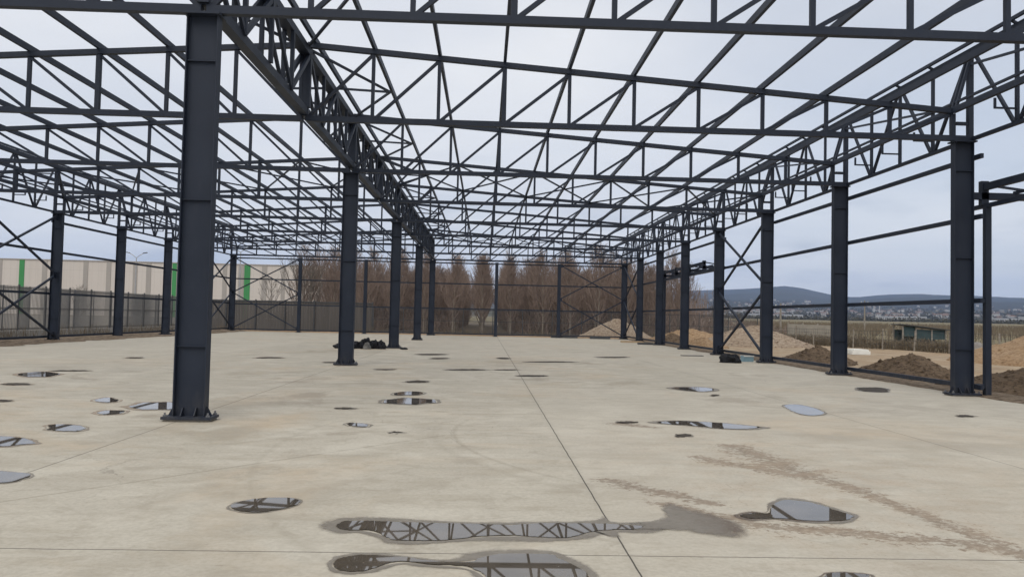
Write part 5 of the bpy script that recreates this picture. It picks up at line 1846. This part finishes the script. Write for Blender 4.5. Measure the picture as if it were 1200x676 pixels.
# vineyard rows in the field : stakes and bare vines, far too many to count
random.seed(77)
m = MB()
for row in range(46):
    y = 74 + row * 3.2
    x = 30.0
    while x < 150:
        if x / y > 0.25 and x / y < 0.9:
            z = plain(x, y) - 0.1
            m.bar((x, y, z), (x + random.uniform(-.05, .05), y, z + random.uniform(.9, 1.3)), 0.05, 0.05)
            for _ in range(4):
                xx = x + random.uniform(-.8, .8)
                m.bar((xx, y + random.uniform(-.2, .2), z + random.uniform(.1, .6)), (xx + random.uniform(-.4, .4), y, z + random.uniform(.5, 1.1)), 0.03, 0.03)
        x += 1.7
tag(m.build('vine_rows', BRUSH), 'bare vine rows with stakes in the field beyond the fence', 'vines', None, 'stuff')

# dark hedge line at the far side of the plain
random.seed(15)


def clump(m_, x, y, z, s_, rnd):
    n = 16
    for _ in range(n):
        d = Vector((rnd.gauss(0, .5), rnd.gauss(0, .5), abs(rnd.gauss(0, .5))))
        c = Vector((x, y, z)) + d * s_
        u = Vector((rnd.gauss(0, 1), rnd.gauss(0, 1), rnd.gauss(0, 1))).normalized() * s_ * .45
        w_ = Vector((rnd.gauss(0, 1), rnd.gauss(0, 1), rnd.gauss(0, 1))).normalized() * s_ * .45
        m_.add([c - u, c + w_, c + u, c - w_], [(0, 1, 2, 3)])


m = MB()
rnd = random.Random(15)
for k in range(1500):
    az = rnd.uniform(8, 38)
    r = rnd.uniform(820, 1120)
    x, y = r * math.sin(R(az)), r * math.cos(R(az))
    clump(m, x, y, plain(x, y) - 0.6, rnd.uniform(1.6, 3.4), rnd)
tag(m.build('hedge_line', SCRUB), 'dark line of hedges and trees at the far edge of the plain', 'hedges', None, 'stuff')
m = MB()
for k in range(1300):
    az = rnd.uniform(12, 37)
    r = rnd.uniform(1450, 3700)
    x, y = r * math.sin(R(az)), r * math.cos(R(az))
    clump(m, x, y, hill_z(x, y) - 1, rnd.uniform(3.5, 8), rnd)
tag(m.build('town_trees', SCRUB), 'dark trees scattered between the houses of the far town', 'trees', None, 'stuff')


# the far town -----------------------------------------------------------------------------
def house_mesh(w, d, h, rf, mats, hip=False):
    m_ = MB()
    m_.box(-w / 2, w / 2, -d / 2, d / 2, -4, h, 0)
    e = 0.5
    if hip:
        m_.add([(-w / 2 - e, -d / 2 - e, h), (w / 2 + e, -d / 2 - e, h), (w / 2 + e, d / 2 + e, h), (-w / 2 - e, d / 2 + e, h),
                (-w / 4, 0, h + rf), (w / 4, 0, h + rf)], [(0, 1, 5, 4), (1, 2, 5), (2, 3, 4, 5), (3, 0, 4), (3, 2, 1, 0)], 1)
    else:
        m_.add([(-w / 2 - e, -d / 2 - e, h), (w / 2 + e, -d / 2 - e, h), (w / 2 + e, d / 2 + e, h), (-w / 2 - e, d / 2 + e, h),
                (-w / 2 - e, 0, h + rf), (w / 2 + e, 0, h + rf)], [(0, 1, 5, 4), (1, 2, 5), (2, 3, 4, 5), (3, 0, 4), (3, 2, 1, 0)], 1)
    for s_ in range(int(w / 3)):
        x0 = -w / 2 + 1 + 3 * s_
        m_.box(x0, x0 + 1.2, -d / 2 - 0.06, -d / 2 - 0.01, h - 2.2, h - 0.8, 2)
    return m_.mesh('town_house', mats)


hs = [house_mesh(10, 8, 6, 2.2, [HWHITE, HROOF, GLASSD]), house_mesh(13, 9, 5, 2.4, [HWHITE, HGREY, GLASSD], True),
      house_mesh(9, 9, 7, 2.0, [HCREAM, HROOF, GLASSD], True), house_mesh(15, 9, 4.5, 2.0, [HWHITE, HROOF, GLASSD]),
      house_mesh(11, 8, 6.5, 2.2, [HCREAM, HGREY, GLASSD]), house_mesh(8, 8, 8, 1.6, [HWHITE, HROOF, GLASSD], True)]
rnd = random.Random(99)
cnt = 0
while cnt < 285:
    az = rnd.uniform(13.5, 36.5)
    r = 1450 + 2500 * rnd.random() ** 0.95
    x, y = r * math.sin(R(az)), r * math.cos(R(az))
    if r > 2300 and fbm(x / 300, y / 300, 5) < -0.08:
        continue
    o = link('town_house', rnd.choice(hs))
    o.location = (x, y, hill_z(x, y))
    o.rotation_euler = (0, 0, R(-az) + rnd.uniform(-.6, .6))
    k = rnd.uniform(.65, 1.1)
    o.scale = (k, k, k)
    tag(o, 'small house of the far town spread below the hills', 'house', 'houses of the far town')
    cnt += 1
me_hall = house_mesh(34, 20, 4.5, 1.6, [HWHITE, HGREY, GLASSD])
for k, (az, r) in enumerate(((16.4, 1360), (19.2, 1380), (21.5, 1350), (27.6, 1370), (29.0, 1400), (33.9, 1380), (35.4, 1370))):
    x, y = r * math.sin(R(az)), r * math.cos(R(az))
    o = link('town_hall_shed', me_hall)
    o.name = 'white_shed'
    o.location = (x, y, hill_z(x, y))
    o.rotation_euler = (0, 0, R(-az))
    tag(o, 'long white shed at the near edge of the far town', 'shed', 'white sheds of the far town')
for k, az in enumerate((26.62, 26.95)):
    r = 2300
    x, y = r * math.sin(R(az)), r * math.cos(R(az))
    t = thing('minaret', ['slender white minaret in the far town, left of the pair', 'slender white minaret in the far town, right of the pair'][k],
              'minaret', (x, y, hill_z(x, y)), 0, 'pair of minarets')
    m = MB()
    m.tube([(0, 0, -3), (0, 0, 24)], [1.5, 1.2], 10)
    m.build('shaft', HWHITE, t)
    m = MB()
    m.tube([(0, 0, 24.01), (0, 0, 26)], [2.0, 2.0], 10)
    m.build('balcony', HWHITE, t)
    m = MB()
    m.tube([(0, 0, 26.01), (0, 0, 34)], [1.2, 0.05], 10)
    m.build('spire', HGREY, t)

# ------------------------------------------------------------------ haze : one closed box of even, thin air
hz = MB()
hz.box(-9700, 9700, -9700, 9700, -8, 620)
tz = bpy.data.materials.new('thin_haze')
tz.use_nodes = True
tz.node_tree.nodes.clear()
o_ = tz.node_tree.nodes.new('ShaderNodeOutputMaterial')
pv = tz.node_tree.nodes.new('ShaderNodeVolumePrincipled')
pv.inputs['Color'].default_value = (0.50, 0.66, 1.0, 1)
pv.inputs['Density'].default_value = 0.000092
tz.node_tree.links.new(pv.outputs[0], o_.inputs['Volume'])
tag(hz.build('haze', tz), 'thin bluish haze between the site and the hills', 'haze', None, 'stuff')
